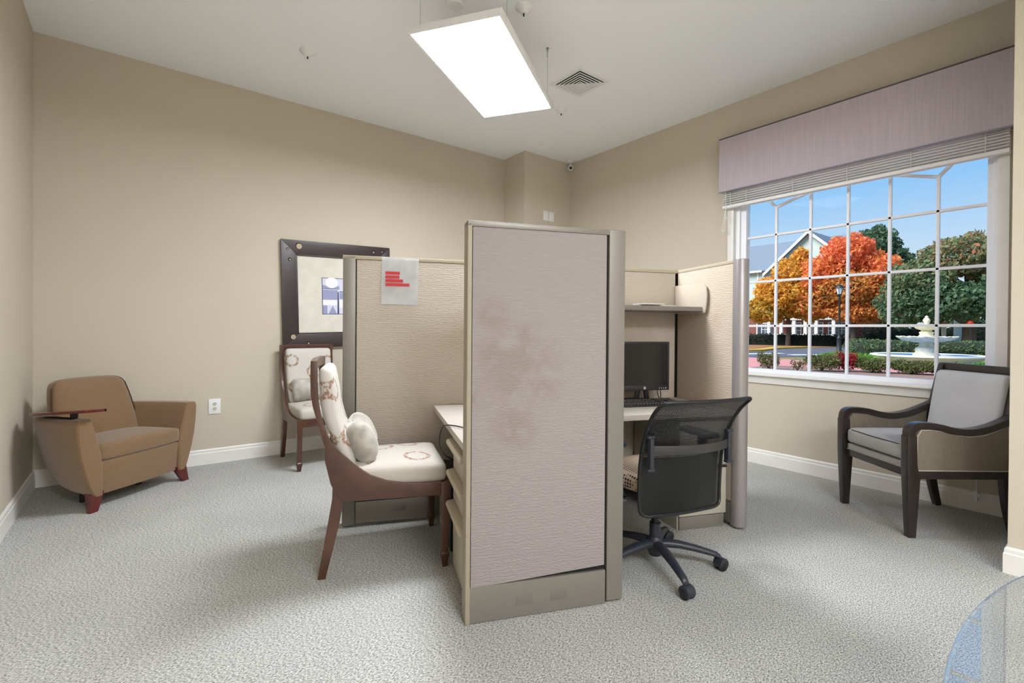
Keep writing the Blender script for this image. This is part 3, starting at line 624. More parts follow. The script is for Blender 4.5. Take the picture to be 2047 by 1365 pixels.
# ---------------------------------------------------------------- dining chairs
RINGS_B = [(0, .17, .88, .052, .013), (0, -.165, .90, .050, .013), (0, .03, .79, .06, .013), (0, -.15, .66, .05, .013)]
RINGS_S = [(-.02, .10, 0, .062, .013), (.16, -.12, 0, .062, .013), (.13, .16, 0, .05, .012), (-.12, -.15, 0, .05, .012)]
m_seatc = spots('cream_seat_print', (194, 187, 176), (150, 116, 96), RINGS_S, mask=(1, 1, 0), nscale=70, thr=.38, bump=None)
m_backc = spots('cream_back_print', (204, 199, 190), (156, 122, 100), RINGS_B, mask=(0, 1, 1), nscale=70, thr=.38, bump=None)
def dining_chair(label, loc, rz):
    t = thing('dining_chair', label, 'chair', loc, rz, 'walnut dining chairs')
    hw = lambda s: .252 + (.288 - .252) * max(0, s) / .6     # outer half width at depth s
    back = [(-.053, 1.045), (-.054, .965), (-.052, .886), (-.042, .825), (-.025, .764), (.004, .658), (.037, .543), (.048, .455), (.046, .38), (.03, .281), (.007, .144), (-.018, 0)]
    front = [(-.022, 1.045), (-.023, .95), (-.019, .86), (-.008, .79), (.008, .728), (.038, .64), (.072, .55), (.096, .46), (.098, .37), (.082, .27), (.053, .144), (.018, 0)]
    for s in (1, -1):
        bm = B(); rings = []
        for (a, za), (c, zc) in zip(back, front):
            yo = s * (hw(0) - .006); yi = s * (hw(0) - .040)
            rings.append([(a - .3, yo, za), (c - .3, yo, zc), (c - .3, yi, zc), (a - .3, yi, za)])
        loft(bm, rings); finish('rear_leg', bm, m_wood, t, .003)
        top = [(.012, .715), (.040, .655), (.087, .601), (.154, .535), (.222, .486), (.300, .454), (.379, .437), (.48, .432), (.580, .432)]
        n = len(top); bm = B(); rings = []
        for k, (a, z) in enumerate(top):
            zb = max(.366, .62 - a * 4.2) if a < .06 else .366; yo = s * (hw(a) - .004); yi = s * (hw(a) - .030)
            rings.append([(a - .3, yo, zb), (a - .3, yo, z), (a - .3, yi, z), (a - .3, yi, zb)])
        loft(bm, rings); finish('side_panel', bm, m_wood, t, .003)
        bm = B(); cx, cy = .587 - .3, s * (hw(.587) - .022); R_ = [(.022, .432), (.021, .30), (.017, .085), (.017, .075), (.021, .070), (.021, .052), (.018, .046), (.012, 0)]
        loft(bm, [[(cx - w, cy - w, z), (cx + w, cy - w, z), (cx + w, cy + w, z), (cx - w, cy + w, z)] for w, z in R_]); finish('front_leg', bm, m_wood, t, .002)
    bm = B(); box(bm, .270, .300, -.262, .262, .366, .430); finish('front_rail', bm, m_wood, t, .003)
    bm = B(); box(bm, -.215, -.190, -.215, .215, .366, .430); finish('back_rail', bm, m_wood, t, .003)
    bm = B(); sweep(bm, [(-.338 - .012 * (1 - (k / 5 - 1) ** 2), -.212 + .0424 * k, 1.022) for k in range(11)], .030, .046, (1, 0, 0)); finish('top_rail', bm, m_wood, t, .003)
    bm = B()
    def sf(v):
        k = hw(v.x + .3) / .288
        return (v.x, v.y * k * (1 - .0), v.z)
    rbox(bm, (.045, 0, .468), (.515, .525, .105), .04, 10, sf, (0, 0, .022)); st = finish('seat_cushion', bm, m_seatc, t, angle=80)
    bm = B()
    def bend(v):
        z = v.z; s0 = .012 + max(0, (.80 - z)) * .36 - max(0, z - .86) * .12
        return (v.x + s0 - .3 + .012, v.y, z)
    rbox(bm, (.0, 0, .755), (.062, .418, .51), .03, 10, bend, (.022, 0, 0)); bk = finish('back_cushion', bm, m_backc, t, angle=80)
    return t
chA = dining_chair('walnut dining chair with cream ring print drawn up to the worktop', (1.073, 2.516, 0), R(-20.8))
chB = dining_chair('walnut dining chair with cream ring print standing against the long wall', (1.335, 4.625, 0), R(-86.5))
def cushion(name, label, loc, rot, size, fold=0.0):
    o = thing(name, label, 'cushion', loc, rot[2]); bm = B()
    def f(v):
        a, c = v.y / size[1] * 2, v.z / size[2] * 2
        pinch = 1 - .30 * (abs(a) ** 3) * .5 - .30 * (abs(c) ** 3) * .5
        x = v.x * max(.25, pinch) - fold * math.exp(-((a * 1.0) ** 2) * 8) * (1 if v.x > 0 else .2)
        return (x, v.y * (1 - .05 * (1 - c * c)), v.z * (1 - .06 * (1 - a * a)))
    rbox(bm, (0, 0, 0), size, size[0] * .48, 12, f, (.025, 0, 0))
    bmesh.ops.rotate(bm, verts=bm.verts, cent=(0, 0, 0), matrix=Euler((rot[0], rot[1], 0)).to_matrix())
    c = finish('cover', bm, m_velvet, o, angle=80); return o
def chair_pt(ch, p):
    return Matrix.Translation(ch.location) @ ch.rotation_euler.to_matrix().to_4x4() @ Vector(p)
cushion('velvet_cushion', 'grey velvet lumbar cushion leaning on the dining chair by the worktop', chair_pt(chA, (-.118, 0.0, .625)), (0, R(-24), chA.rotation_euler.z), (.12, .40, .23), .045)
cushion('velvet_cushion', 'grey velvet lumbar cushion on the dining chair against the wall', chair_pt(chB, (-.135, .0, .635)), (0, R(-20), chB.rotation_euler.z), (.10, .40, .22))

# ---------------------------------------------------------------- grey armchair by the window
ac = thing('armchair', 'grey upholstered armchair with dark wooden arms beside the window', 'armchair', (3.79 + .24 + .002, 1.06 - .185, 0), math.atan2(.367, -.477))
# local axes: x forward, front legs near x=.30
for s in (1, -1):
    yo = s * .283
    bm = B(); loft(bm, [[(.30 + a, yo - .027 * k, z), (.30 + c, yo - .027 * k, z), (.30 + c, yo + .027 * k, z), (.30 + a, yo + .027 * k, z)] for a, c, k, z in ((-.012, .030, .72, 0), (-.028, .046, 1.0, .35), (-.010, .048, 1.0, .42), (-.006, .048, 1.0, .60))]); finish('front_leg', bm, m_espresso, ac, .004)
    bm = B(); path = [(.322, yo, .585), (.322, yo, .615), (.314, yo, .640), (.292, yo, .654), (.250, yo, .658), (.164, yo, .650), (.072, yo, .628), (-.020, yo, .621), (-.122, yo, .638), (-.214, yo, .672), (-.262, yo * .985, .694), (-.30, yo * .965, .715)]
    sweep(bm, bez(path, 4), .056, .040); finish('arm', bm, m_espresso, ac, .008, seg=3)
    bm = B(); path = [(-.325, yo * .93, 0), (-.288, yo * .93, .155), (-.262, yo * .94, .34), (-.262, yo * .94, .46), (-.29, yo * .92, .70), (-.345, yo * .89, .985)]
    sweep(bm, bez(path, 4), .040, [.036 + .02 * math.sin(PI * k / 20) for k in range(21)]); finish('rear_leg', bm, m_espresso, ac, .004)
    bm = B(); box(bm, -.26, .30, yo - .018, yo + .018, .345, .392); finish('side_rail', bm, m_espresso, ac, .003)
    bm = B(); tp = [(.295, .60), (.27, .640), (.20, .642), (.12, .630), (.05, .612), (-.02, .604), (-.10, .612), (-.18, .640), (-.245, .668)]
    prism(bm, [(-.255, .390), (.295, .390)] + tp, yo - .022, yo + .020, 'y'); sp = finish('side_panel', bm, m_greydk, ac, .006)
    bm = B(); tube(bm, [Vector((x * .985, yo + s * .021, z + (.006 if z < .4 else -.008))) for x, z in [(-.255, .390), (.295, .390)] + tp], .0035, 6, True); finish('piping', bm, m_pipe, sp)
bm = B(); box(bm, .285, .325, -.27, .27, .350, .394); finish('front_rail', bm, m_espresso, ac, .003)
bm = B(); box(bm, -.275, -.24, -.25, .25, .345, .40); finish('back_rail', bm, m_espresso, ac, .003)
bm = B(); rbox(bm, (.045, 0, .412), (.54, .51, .048), .012, 8); o = finish('seat_deck', bm, m_grey, ac)
bm = B(); tube(bm, [(.316, -.25, .394), (.316, .25, .394)], .004, 6); finish('piping', bm, m_pipe, o)
bm = B(); rbox(bm, (.05, 0, .488), (.55, .512, .105), .032, 10, None, (.012, 0, .016)); o = finish('seat_cushion', bm, m_grey, ac, angle=80)
bm = B()
for z in (.530, .445): tube(bm, [(.30, -.235, z), (.318, -.20, z), (.326, 0, z), (.318, .20, z), (.30, .235, z)], .0035, 6)
finish('piping', bm, mat('dark_piping', (70, 64, 62), .6), o)
bm = B(); sweep(bm, [(-.352 - .006 * (1 - (k / 4 - 1) ** 2), -.268 + .067 * k, .972) for k in range(9)], .034, .052, (1, 0, 0)); finish('top_rail', bm, m_espresso, ac, .005)
bm = B()
def bb(v): return (v.x - (v.z - .46) * .155, v.y * (1.0 - (v.z - .46) * .06), v.z)
rbox(bm, (-.238, 0, .70), (.075, .495, .50), .03, 10, bb, (.022, 0, 0)); finish('back_cushion', bm, m_grey, ac, angle=80)

# ---------------------------------------------------------------- brown tub chair
tc_ = thing('tub_armchair', 'brown chenille tub armchair with a wooden writing tablet in the corner', 'armchair', (-.217 + .36 * .753 - .30 * .658, 4.125 + .36 * .658 + .30 * .753, 0), math.atan2(-.753, .658))
# local: x forward (front face at x=.30), y to the sitter's left (viewer's right)
def xi(s, off): return (.30 - off, s - .36)
def arm(sg):
    bm = B(); rings = []
    zs = [0, .05, .12, .22, .36, .52, .70, .84, .95, 1.0]      # share of the height between lower edge and top
    fo = lambda z: .350 + .102 * (1 - (1 - min(1, max(0, (z - .095) / .48))) ** 2.0)
    fi = lambda z: .288 + .068 * max(0, min(1, (z - .33) / .26)) ** 1.0
    for off in (0.0, .012, .06, .12, .18, .24, .30, .36, .41, .45, .48, .495):
        sh = .095 * (off / .495) ** 2.4
        lo = .095 + .035 * (off / .26) if off < .26 else .13 + .37 * (1 - math.sqrt(max(0, 1 - ((off - .26) / .24) ** 2)))
        top = .608 - .012 * (off > .485)
        ex = .010 if off == 0 else 0; ring = []
        for k in zs:
            z = lo + (top - lo) * k; rd = .014 * (k == 1.0) + .012 * (k == 0)
            ring.append((.30 - off, sg * (fo(z) - sh - ex - rd - .10 * max(0, off - .2) * (1 - k)), z))
        for k in reversed(zs):
            z = lo + (top - lo) * k; rd = .012 * (k == 1.0)
            ring.append((.30 - off, sg * (fi(z) + ex + rd - sh * .9), z))
        rings.append(ring)
    loft(bm, rings); finish('arm', bm, m_brown, tc_, .006, angle=50)
arm(1); arm(-1)
bm = B(); rbox(bm, (.285 - .15, 0, .205), (.31, .60, .225), .012, 6, lambda v: (v.x - .018 * (1 - ((v.z - .09) / .225)) + .012 * (1 - (v.y / .3) ** 2), v.y * (1 - max(0, .28 - v.x) * .28), v.z)); finish('front_panel', bm, m_brown, tc_, angle=50)
bm = B(); rbox(bm, (.04, 0, .370), (.50, .615, .108), .024, 9, lambda v: (v.x + .018 * (1 - (v.y / .3) ** 2) * (1 if v.x > 0 else 0), v.y * (1 - max(0, .28 - v.x) * .30), v.z), (0, 0, .018)); finish('seat_cushion', bm, m_brown, tc_, angle=70)
bm = B()
def tb(v):
    z = v.z; lean = (z - .40) * .26; k = 1 - .16 * max(0, (z - .45) / .37) ** 2
    x = v.x - lean - .055 * (v.y / .30) ** 2 * 0 + (.06 * (v.y / .30) ** 2 if v.x < -.12 else 0)
    return (x, v.y * k, z)
rbox(bm, (-.13, 0, .565), (.155, .585, .51), .055, 12, tb, (.022, 0, .012)); bk = finish('backrest', bm, m_brown, tc_, angle=70)
bm = B(); tube(bm, [(-.104 + .0 * y, y, .585) for y in (-.16, -.08, 0, .08, .16)], .004, 6); finish('seam', bm, mat('seam_brown', (84, 62, 40), .9), bk)
for (x, y) in ((.285, -.335), (.285, .335)):
    sg = 1 if y > 0 else -1; bm = B()
    loft(bm, [[(x - .055, y - sg * .060, .12), (x + .004, y - sg * .060, .12), (x + .004, y + sg * .026, .12), (x - .055, y + sg * .026, .12)], [(x - .012, y - sg * .012, 0), (x + .016, y - sg * .012, 0), (x + .016, y + sg * .040, 0), (x - .012, y + sg * .040, 0)]]); finish('foot', bm, m_cherry, tc_, .003)
for y in (-.2, .2):
    bm = B(); cyl(bm, (.02, y, 0), (.02, y, .12), .022, 12); finish('rear_glide', bm, m_black, tc_)
def tilt(bm_):
    for v in bm_.verts: v.co.z += .115 * (.753 * (v.co.x - .12) - .658 * (v.co.y + .40))
bm = B(); box(bm, -.02, .20, -.415, -.375, .606, .614); box(bm, .17, .20, -.40, -.37, .612, .640); finish('tablet_pivot', bm, m_black, tc_, .002)
bm = B(); prism(bm, [(.37, -.46), (.385, -.40), (.36, -.33), (.30, -.285), (.12, -.29), (-.10, -.36), (-.115, -.40), (-.10, -.44), (.05, -.50), (.25, -.50)], .638, .656, 'z'); tilt(bm); tb_ = finish('writing_tablet', bm, m_cherry, tc_, .004)
bm = B(); prism(bm, [(.35, -.327), (.30, -.2855), (.22, -.2875), (.22, -.278), (.305, -.275), (.362, -.322)], .639, .655, 'z'); tilt(bm); finish('black_edge', bm, m_black, tb_)

# ---------------------------------------------------------------- office chair
oc = thing('office_chair', 'black mesh back office swivel chair with dotted beige seat', 'office chair', (2.115, 1.53, 0), R(74))
m_oc = mat('office_plastic', (44, 47, 56), .42)
# local x forward
bm = B(); lathe(bm, [(0, .055), (.030, .055), (.034, .07), (.040, .13), (.030, .150), (.028, .150), (.028, .22), (0, .22)], 24); finish('hub', bm, m_oc, oc)
bm = B(); cyl(bm, (0, 0, .20), (0, 0, .40), .020, 20); finish('gas_lift', bm, mat('gas_lift', (50, 50, 54), .3, metal=.6), oc)
a0 = oc.rotation_euler.z
for k in range(5):
    th = R(241 + 72 * k) - a0; c, s = math.cos(th), math.sin(th)
    bm = B(); prof = [(.02, .112, .030), (.06, .118, .028), (.12, .115, .025), (.20, .102, .022), (.27, .086, .019), (.302, .078, .018), (.318, .066, .016)]
    rings = []
    for (r, z, w) in prof:
        ring = []
        for q in range(10):
            an = 2 * PI * q / 10; ring.append((r * c - s * w * math.cos(an) * 1.0, r * s + c * w * math.cos(an), z + w * .78 * math.sin(an)))
        rings.append(ring)
    loft(bm, rings); sl = finish('base_leg', bm, m_oc, oc, angle=60)
    cs = th + R((20, 35, -40, 120, 200)[k]); cx, cy = .314 * c, .314 * s; dx, dy = math.cos(cs), math.sin(cs)
    bm = B(); cyl(bm, (cx, cy, .045), (cx, cy, .075), .009, 10)
    wx, wy = cx + dx * .010, cy + dy * .010
    rr = [Vector((wx, wy, .033)) ]
    prof2 = []
    for q in range(13):
        an = PI * (-.15 + 1.3 * q / 12); prof2.append((dx * .030 * math.cos(an), dy * .030 * math.cos(an), .030 * math.sin(an)))
    ring = [Vector((wx, wy, .034)) + Vector(p) for p in prof2]
    off = Vector((-dy, dx, 0)) * .024
    loft(bm, [[p - off for p in ring], [p + off for p in ring]]); ca = finish('caster', bm, m_oc, sl, .003)
    for sg in (-1, 1):
        bm = B(); o_ = Vector((-dy, dx, 0)); tube(bm, [Vector((wx, wy, .026)) + o_ * sg * .007, Vector((wx, wy, .026)) + o_ * sg * .010, Vector((wx, wy, .026)) + o_ * sg * .022, Vector((wx, wy, .026)) + o_ * sg * .026], [.022, .026, .026, .020], 18); w_ = finish('wheel', bm, m_black, sl)
def dots():
    m = mat('dotted_seat', (186, 166, 142), .85); n, l = NT(m); b_ = n['Principled BSDF']; tc = n.new('ShaderNodeTexCoord')
    v_ = n.new('ShaderNodeTexVoronoi'); v_.inputs['Scale'].default_value = 62; v_.inputs['Randomness'].default_value = .0; l.new(tc.outputs['Object'], v_.inputs[0])
    r = n.new('ShaderNodeValToRGB'); l.new(v_.outputs['Distance'], r.inputs[0]); e = r.color_ramp.elements
    e[0].position = .36; e[0].color = (*lin((58, 46, 40)), 1); e[1].position = .44; e[1].color = (*lin((196, 174, 150)), 1); l.new(r.outputs[0], b_.inputs['Base Color']); return m
bm = B(); rbox(bm, (.055, 0, .468), (.46, .48, .085), .038, 10, lambda v: (v.x, v.y * (1 - .14 * max(0, -v.x / .2)), v.z - .05 * max(0, (v.x - .16) / .1) ** 2 * .3), (0, 0, .012)); finish('seat', bm, dots(), oc, angle=80)
bm = B(); rbox(bm, (.03, 0, .415), (.40, .44, .045), .02, 6); finish('seat_pan', bm, m_black, oc)
bm = B(); box(bm, -.12, .10, -.075, .075, .355, .40); cyl(bm, (0, .07, .375), (0, .24, .372), .006, 8); finish('tilt_mechanism', bm, m_black, oc, .006)
bm = B(); cyl(bm, (-.02, .20, .37), (-.02, .245, .37), .016, 12); finish('adjust_knob', bm, m_steel, oc)
for s in (-1, 1):
    bm = B(); sweep(bm, bez([(-.02, s * .20, .405), (-.02, s * .27, .42), (-.02, s * .285, .50), (-.02, s * .285, .65)]), .05, .025, (1, 0, 0)); ap = finish('arm_post', bm, m_oc, oc, .004)
    bm = B(); rbox(bm, (.01, s * .285, .662), (.24, .075, .032), .015, 8); finish('arm_pad', bm, m_oc, oc, angle=60)
# mesh back: rounded trapezoid sheet, curved; described by rows (z, half width, x at centre, curve depth)
rowsB = [(.345, .195, -.215, .015), (.362, .232, -.222, .03), (.42, .238, -.236, .05), (.53, .240, -.250, .06), (.62, .240, -.262, .062), (.70, .242, -.284, .06), (.78, .246, -.316, .055), (.84, .249, -.350, .045), (.872, .249, -.376, .036), (.888, .243, -.392, .030), (.896, .222, -.400, .026)]
def backpt(i, a):
    z, w, x, c = rowsB[i]; return Vector((x + c * a * a, w * a, z))
NW = 18
def meshmat():
    m = bpy.data.materials.new('chair_mesh'); m.use_nodes = True; n, l = NT(m); b_ = n['Principled BSDF']; b_.inputs['Base Color'].default_value = (*lin((14, 13, 14)), 1); b_.inputs['Roughness'].default_value = .45
    uv = n.new('ShaderNodeUVMap'); mp = n.new('ShaderNodeMapping'); mp.inputs['Scale'].default_value = (150, 150, 1); l.new(uv.outputs[0], mp.inputs[0])
    v_ = n.new('ShaderNodeTexVoronoi'); v_.voronoi_dimensions = '2D'; v_.inputs['Scale'].default_value = 1; v_.inputs['Randomness'].default_value = 0; l.new(mp.outputs[0], v_.inputs[0])
    mr = n.new('ShaderNodeMapRange'); mr.inputs[1].default_value = .08; mr.inputs[2].default_value = .27; mr.inputs[3].default_value = .0; mr.inputs[4].default_value = 1; l.new(v_.outputs['Distance'], mr.inputs[0])
    tr = n.new('ShaderNodeBsdfTransparent'); mx = n.new('ShaderNodeMixShader'); o = n['Material Output']
    l.new(mr.outputs[0], mx.inputs[0]); l.new(tr.outputs[0], mx.inputs[1]); l.new(b_.outputs[0], mx.inputs[2]); l.new(mx.outputs[0], o.inputs[0]); return m
bm = B(); uvl = bm.loops.layers.uv.new('UVMap'); gv = [[bm.verts.new(backpt(i, -1 + 2 * j / NW)) for j in range(NW + 1)] for i in range(len(rowsB))]
for i in range(len(rowsB) - 1):
    for j in range(NW):
        f = bm.faces.new((gv[i][j], gv[i][j + 1], gv[i + 1][j + 1], gv[i + 1][j]))
        for lp in f.loops: lp[uvl].uv = (lp.vert.co.y, lp.vert.co.z)
finish('mesh_back', bm, meshmat(), oc, angle=80)
bm = B(); loop = [backpt(i, 1) for i in range(len(rowsB))] + [backpt(len(rowsB) - 1, a) for a in (.6, .2, -.2, -.6)] + [backpt(i, -1) for i in reversed(range(len(rowsB)))] + [backpt(0, a) for a in (-.6, -.2, .2, .6)]
tube(bm, bez(loop + [loop[0]], 3)[:-1], .0085, 8, True); finish('back_frame', bm, m_black, oc)
bm = B(); sweep(bm, [backpt(5, a) + Vector((-.022 + .004 * a * a, 0, -.035)) for a in [-.93 + 1.86 * k / 12 for k in range(13)]], .042, .010, (0, 0, 1)); lb = finish('lumbar_bar', bm, mat('lumbar_grey', (52, 50, 50), .4), oc, .003)
for s in (-1, 1):
    p = backpt(5, s * .93) + Vector((-.02, 0, -.035)); bm = B(); box(bm, p.x - .012, p.x + .016, p.y - .010, p.y + .010, p.z - .085, p.z + .055); finish('lumbar_clip', bm, m_oc, lb, .004)
    bm = B(); rbox(bm, (p.x, p.y + s * .004, p.z + .06), (.03, .04, .014), .006, 4); finish('lumbar_knob', bm, m_oc, lb); bm = B(); rbox(bm, (p.x, p.y + s * .004, p.z - .088), (.03, .04, .014), .006, 4); finish('lumbar_knob', bm, m_oc, lb)
bm = B(); sweep(bm, bez([(-.08, 0, .375), (-.18, 0, .365), (-.15, 0, .385), (-.165, 0, .46), (-.175, 0, .54)]), .07, .018, (0, 1, 0)); finish('back_support', bm, m_black, oc, .004)
bm = B(); quadv = []
gv = [[bm.verts.new(backpt(i, (-1 + 2 * j / 12) * .97) + Vector((.018, 0, 0))) for j in range(13)] for i in range(0, 5)]
for i in range(4):
    for j in range(12): bm.faces.new((gv[i][j], gv[i][j + 1], gv[i + 1][j + 1], gv[i + 1][j]))
bmesh.ops.solidify(bm, geom=list(bm.faces), thickness=.004); finish('lower_backing', bm, m_black, oc)

# ---------------------------------------------------------------- glass table
gt = thing('glass_table', 'low oval table with a clear glass top near the wall stub', 'table', (1.72, -.052, 0))
EL = [(.90 * math.cos(k * 2 * PI / 96), .335 * math.sin(k * 2 * PI / 96)) for k in range(96)]
bm = B(); loft(bm, [[(x * k, y * (1 - (1 - k) * 2.5), z) for x, y in EL] for k, z in ((.992, .430), (1.0, .433), (1.0, .440), (.994, .442))]); finish('glass_top', bm, m_tglass, gt, angle=8)
bm = B(); tube(bm, [(x * 1.0005, y * 1.001, .4365) for x, y in EL], .0032, 8, True); finish('glass_edge', bm, mat('glass_edge', (128, 142, 154), .2, spec=.5), gt)
m_chrome = mat('table_chrome', (190, 190, 192), .2, metal=.9)
for x in (-.5, .5):
    bm = B(); lathe(bm, [(0, 0), (.14, 0), (.14, .008), (.03, .016), (.022, .03), (.022, .40), (.06, .424), (.06, .430), (0, .430)], 28, (x * .8, -.10, 0)); finish('pedestal_leg', bm, m_chrome, gt)

# ---------------------------------------------------------------- outdoors
GZ = -.15
def pos(bearing, D, z=GZ):
    return Vector((D * math.sin(R(bearing)), D * math.cos(R(bearing)), z))
def flat(name, pts, z, m, th=.02, label=None, kind='structure'):
    bm = B(); prism(bm, pts, z - th, z, 'z'); o = finish(name, bm, m, None, smooth=False); tag(o, label, None, None, kind); return o
m_grass = mat('lawn', (104, 116, 70), .95, var=(1.6, 0), col2=(150, 120, 78))
m_mulch = mat('leaf_litter', (172, 104, 62), .95, var=(2.5, 0), col2=(112, 100, 60), bump=(9, .4, .03))
m_asph = mat('asphalt', (92, 94, 104), .85, var=(3, .12))
m_pink = mat('pink_paving', (206, 138, 134), .85, var=(6, .12))
m_kerb = mat('yellow_kerb', (228, 182, 70), .7, var=(4, .1))
m_bed = mat('bark_bed', (150, 118, 104), .95, var=(9, .3))
flat('ground', [(4.8, -30), (130, -30), (130, 110), (4.8, 110)], GZ - .03, m_grass, .1, 'lawn and earth outside the window')
flat('leaf_litter_bed', [(28.5, 22), (33.9, 17.3), (41.2, 18.5), (50, 17.7), (62, 15.6), (90, 14), (90, 40), (30, 40)], GZ - .004, m_mulch, .02, 'autumn leaf litter beyond the road')
flat('road', [(20, 24), (24, 15.4), (26.1, 12.9), (30, 11.4), (38, 12.2), (46, 12.5), (62, 11.6), (62, 15.5), (50, 17.3), (41.2, 18.0), (33.8, 16.8), (28, 21), (25, 26)], GZ - .008, m_asph, .02, 'dark asphalt road')
flat('paving', [(8, 18), (8, -2), (26, -2), (25.2, 8.5), (26.0, 12.7), (23.8, 15.2), (22, 18)], GZ - .006, m_pink, .02, 'pink brick paving')
flat('planting_bed', [(17.6, 9.2), (17.6, 2.5), (21.0, 2.5), (20.6, 9.2)], GZ, m_bed, .02, 'bark planting bed')
bm = B(); sweep(bm, bez([(26.5, 23.5, GZ + .05), (29, 20.6, GZ + .05), (33.8, 17.0, GZ + .05), (37, 17.2, GZ + .05), (41.2, 18.2, GZ + .05), (46, 18.0, GZ + .05)], 6), .55, .14, (0, 1, 0)); o = finish('kerb', bm, m_kerb, None, .03); tag(o, 'yellow painted kerb', None, None, 'structure')
for k, (p0, p1) in enumerate((((29.0, 15.0), (32.6, 14.2)), ((31.0, 12.9), (33.2, 11.9)))):
    a, c = Vector((*p0, 0)), Vector((*p1, 0)); n_ = (c - a).cross(Vector((0, 0, 1))).normalized() * .35
    o = flat('road_marking', [(a + n_)[:2], (c + n_)[:2], (c - n_)[:2], (a - n_)[:2]], GZ + .002, mat('road_paint', (222, 226, 232), .7), .012, 'white painted road marking', 'structure')
import numpy as np
rng = np.random.default_rng(5)
def leaf_mat(name, cols):
    m = bpy.data.materials.new(name); m.use_nodes = True; n, l = NT(m); b_ = n['Principled BSDF']; b_.inputs['Roughness'].default_value = .7; b_.inputs['Specular IOR Level'].default_value = .2
    at = n.new('ShaderNodeAttribute'); at.attribute_name = 'tint'; r = n.new('ShaderNodeValToRGB'); l.new(at.outputs['Fac'], r.inputs[0]); e = r.color_ramp.elements
    for k, (p, c) in enumerate(cols):
        q = e[k] if k < 2 else e.new(p)
        q.position = p; q.color = (*lin(c), 1)
    l.new(r.outputs[0], b_.inputs['Base Color'])
    tr = n.new('ShaderNodeBsdfTranslucent'); l.new(r.outputs[0], tr.inputs[0]); mx = n.new('ShaderNodeMixShader'); mx.inputs[0].default_value = .35
    l.new(b_.outputs[0], mx.inputs[1]); l.new(tr.outputs[0], mx.inputs[2]); l.new(mx.outputs[0], n['Material Output'].inputs[0]); MATS[name] = m; return m
def leaves(name, parent, blobs, size, m, tintf=None, shell=.55, flatness=1.0):
    """cloud of leaf quads; blobs = (x, y, z, rx, ry, rz, count, tint centre) in the parent's frame"""
    C_, T_ = [], []
    for (x, y, z, rx, ry, rz, n_, tn) in blobs:
        n_ = int(n_ * 1.5)
        d = rng.normal(size=(n_, 3)); d /= np.linalg.norm(d, axis=1)[:, None]
        r = (shell + (1 - shell) * rng.random(n_)) ** .8 * (1 + .16 * np.sin(d[:, 0] * 7 + x) * np.cos(d[:, 2] * 6 + y))
        C_.append(np.array([x, y, z]) + d * r[:, None] * np.array([rx, ry, rz])); T_.append(np.clip(tn + rng.normal(0, .14, n_), 0, 1))
    size = size * .8; c = np.concatenate(C_); t = np.concatenate(T_); n_ = len(c)
    a = rng.normal(size=(n_, 3)); a /= np.linalg.norm(a, axis=1)[:, None]; b_ = rng.normal(size=(n_, 3)); b_ = np.cross(a, b_); b_ /= np.linalg.norm(b_, axis=1)[:, None]
    s = size * (.6 + .8 * rng.random(n_))[:, None]
    V = np.stack([c - a * s, c - b_ * s * .55, c + a * s, c + b_ * s * .55], 1).reshape(-1, 3)
    me = bpy.data.meshes.new(name); me.vertices.add(4 * n_); me.vertices.foreach_set('co', V.ravel().astype('f')); me.loops.add(4 * n_); me.polygons.add(n_)
    me.loops.foreach_set('vertex_index', np.arange(4 * n_, dtype='i')); me.polygons.foreach_set('loop_start', np.arange(0, 4 * n_, 4, dtype='i'))
    me.update(calc_edges=True); at = me.attributes.new('tint', 'FLOAT', 'FACE'); at.data.foreach_set('value', t.astype('f')); me.materials.append(m); me.validate()
    o = bpy.data.objects.new(name, me); COL.objects.link(o); o.parent = parent; o['kind'] = 'stuff'; return o
m_bark = mat('bark', (98, 86, 76), .95, var=(6, .3))
def tree(label, bearing, D, trunk_h, trunk_r, blobs, size, m, group='autumn trees outside the window', limbs=5, name='tree'):
    t = thing(name, label, 'tree', pos(bearing, D), R(-bearing), group)    # local y points away from the camera, x to its right
    bm = B(); tube(bm, [(0, 0, 0), (trunk_r * .2, 0, trunk_h * .5), (0, 0, trunk_h)], [trunk_r * 1.25, trunk_r, trunk_r * .75], 10)
    finish('trunk', bm, m_bark, t)
    for k in range(limbs):
        bl_ = blobs[k % len(blobs)]; bm = B(); tube(bm, bez([(0, 0, trunk_h * .82), (bl_[0] * .35, bl_[1] * .35, trunk_h + (bl_[2] - trunk_h) * .4), (bl_[0] * .9, bl_[1] * .9, bl_[2])], 3), [trunk_r * .5 * (1 - i / 9) + .02 for i in range(7)], 7); finish('branch', bm, m_bark, t)
    leaves('foliage', t, blobs, size, m); return t
m_yel = leaf_mat('leaves_yellow', [(0.0, (118, 116, 66)), (1.0, (240, 172, 96)), (.3, (178, 156, 68)), (.6, (228, 178, 76)), (.8, (236, 172, 78))])
m_ora = leaf_mat('leaves_orange', [(0.0, (104, 110, 66)), (1.0, (240, 142, 106)), (.3, (192, 150, 78)), (.55, (234, 152, 84)), (.8, (238, 136, 90))])
m_gre = leaf_mat('leaves_green', [(0.0, (70, 96, 76)), (1.0, (158, 166, 112)), (.5, (100, 126, 92)), (.8, (126, 142, 96))])
m_mix = leaf_mat('leaves_green_red', [(0.0, (74, 104, 82)), (1.0, (190, 118, 94)), (.35, (108, 134, 100)), (.6, (136, 142, 98)), (.8, (166, 128, 98))])
m_hdg = leaf_mat('leaves_hedge', [(0.0, (66, 88, 62)), (1.0, (146, 158, 108)), (.5, (100, 124, 84))])
m_dhd = leaf_mat('leaves_dark_hedge', [(0.0, (30, 42, 34)), (1.0, (84, 94, 66)), (.5, (52, 66, 48))])
m_lim = leaf_mat('leaves_lime', [(0.0, (82, 138, 58)), (1.0, (176, 196, 88)), (.5, (120, 172, 76))])
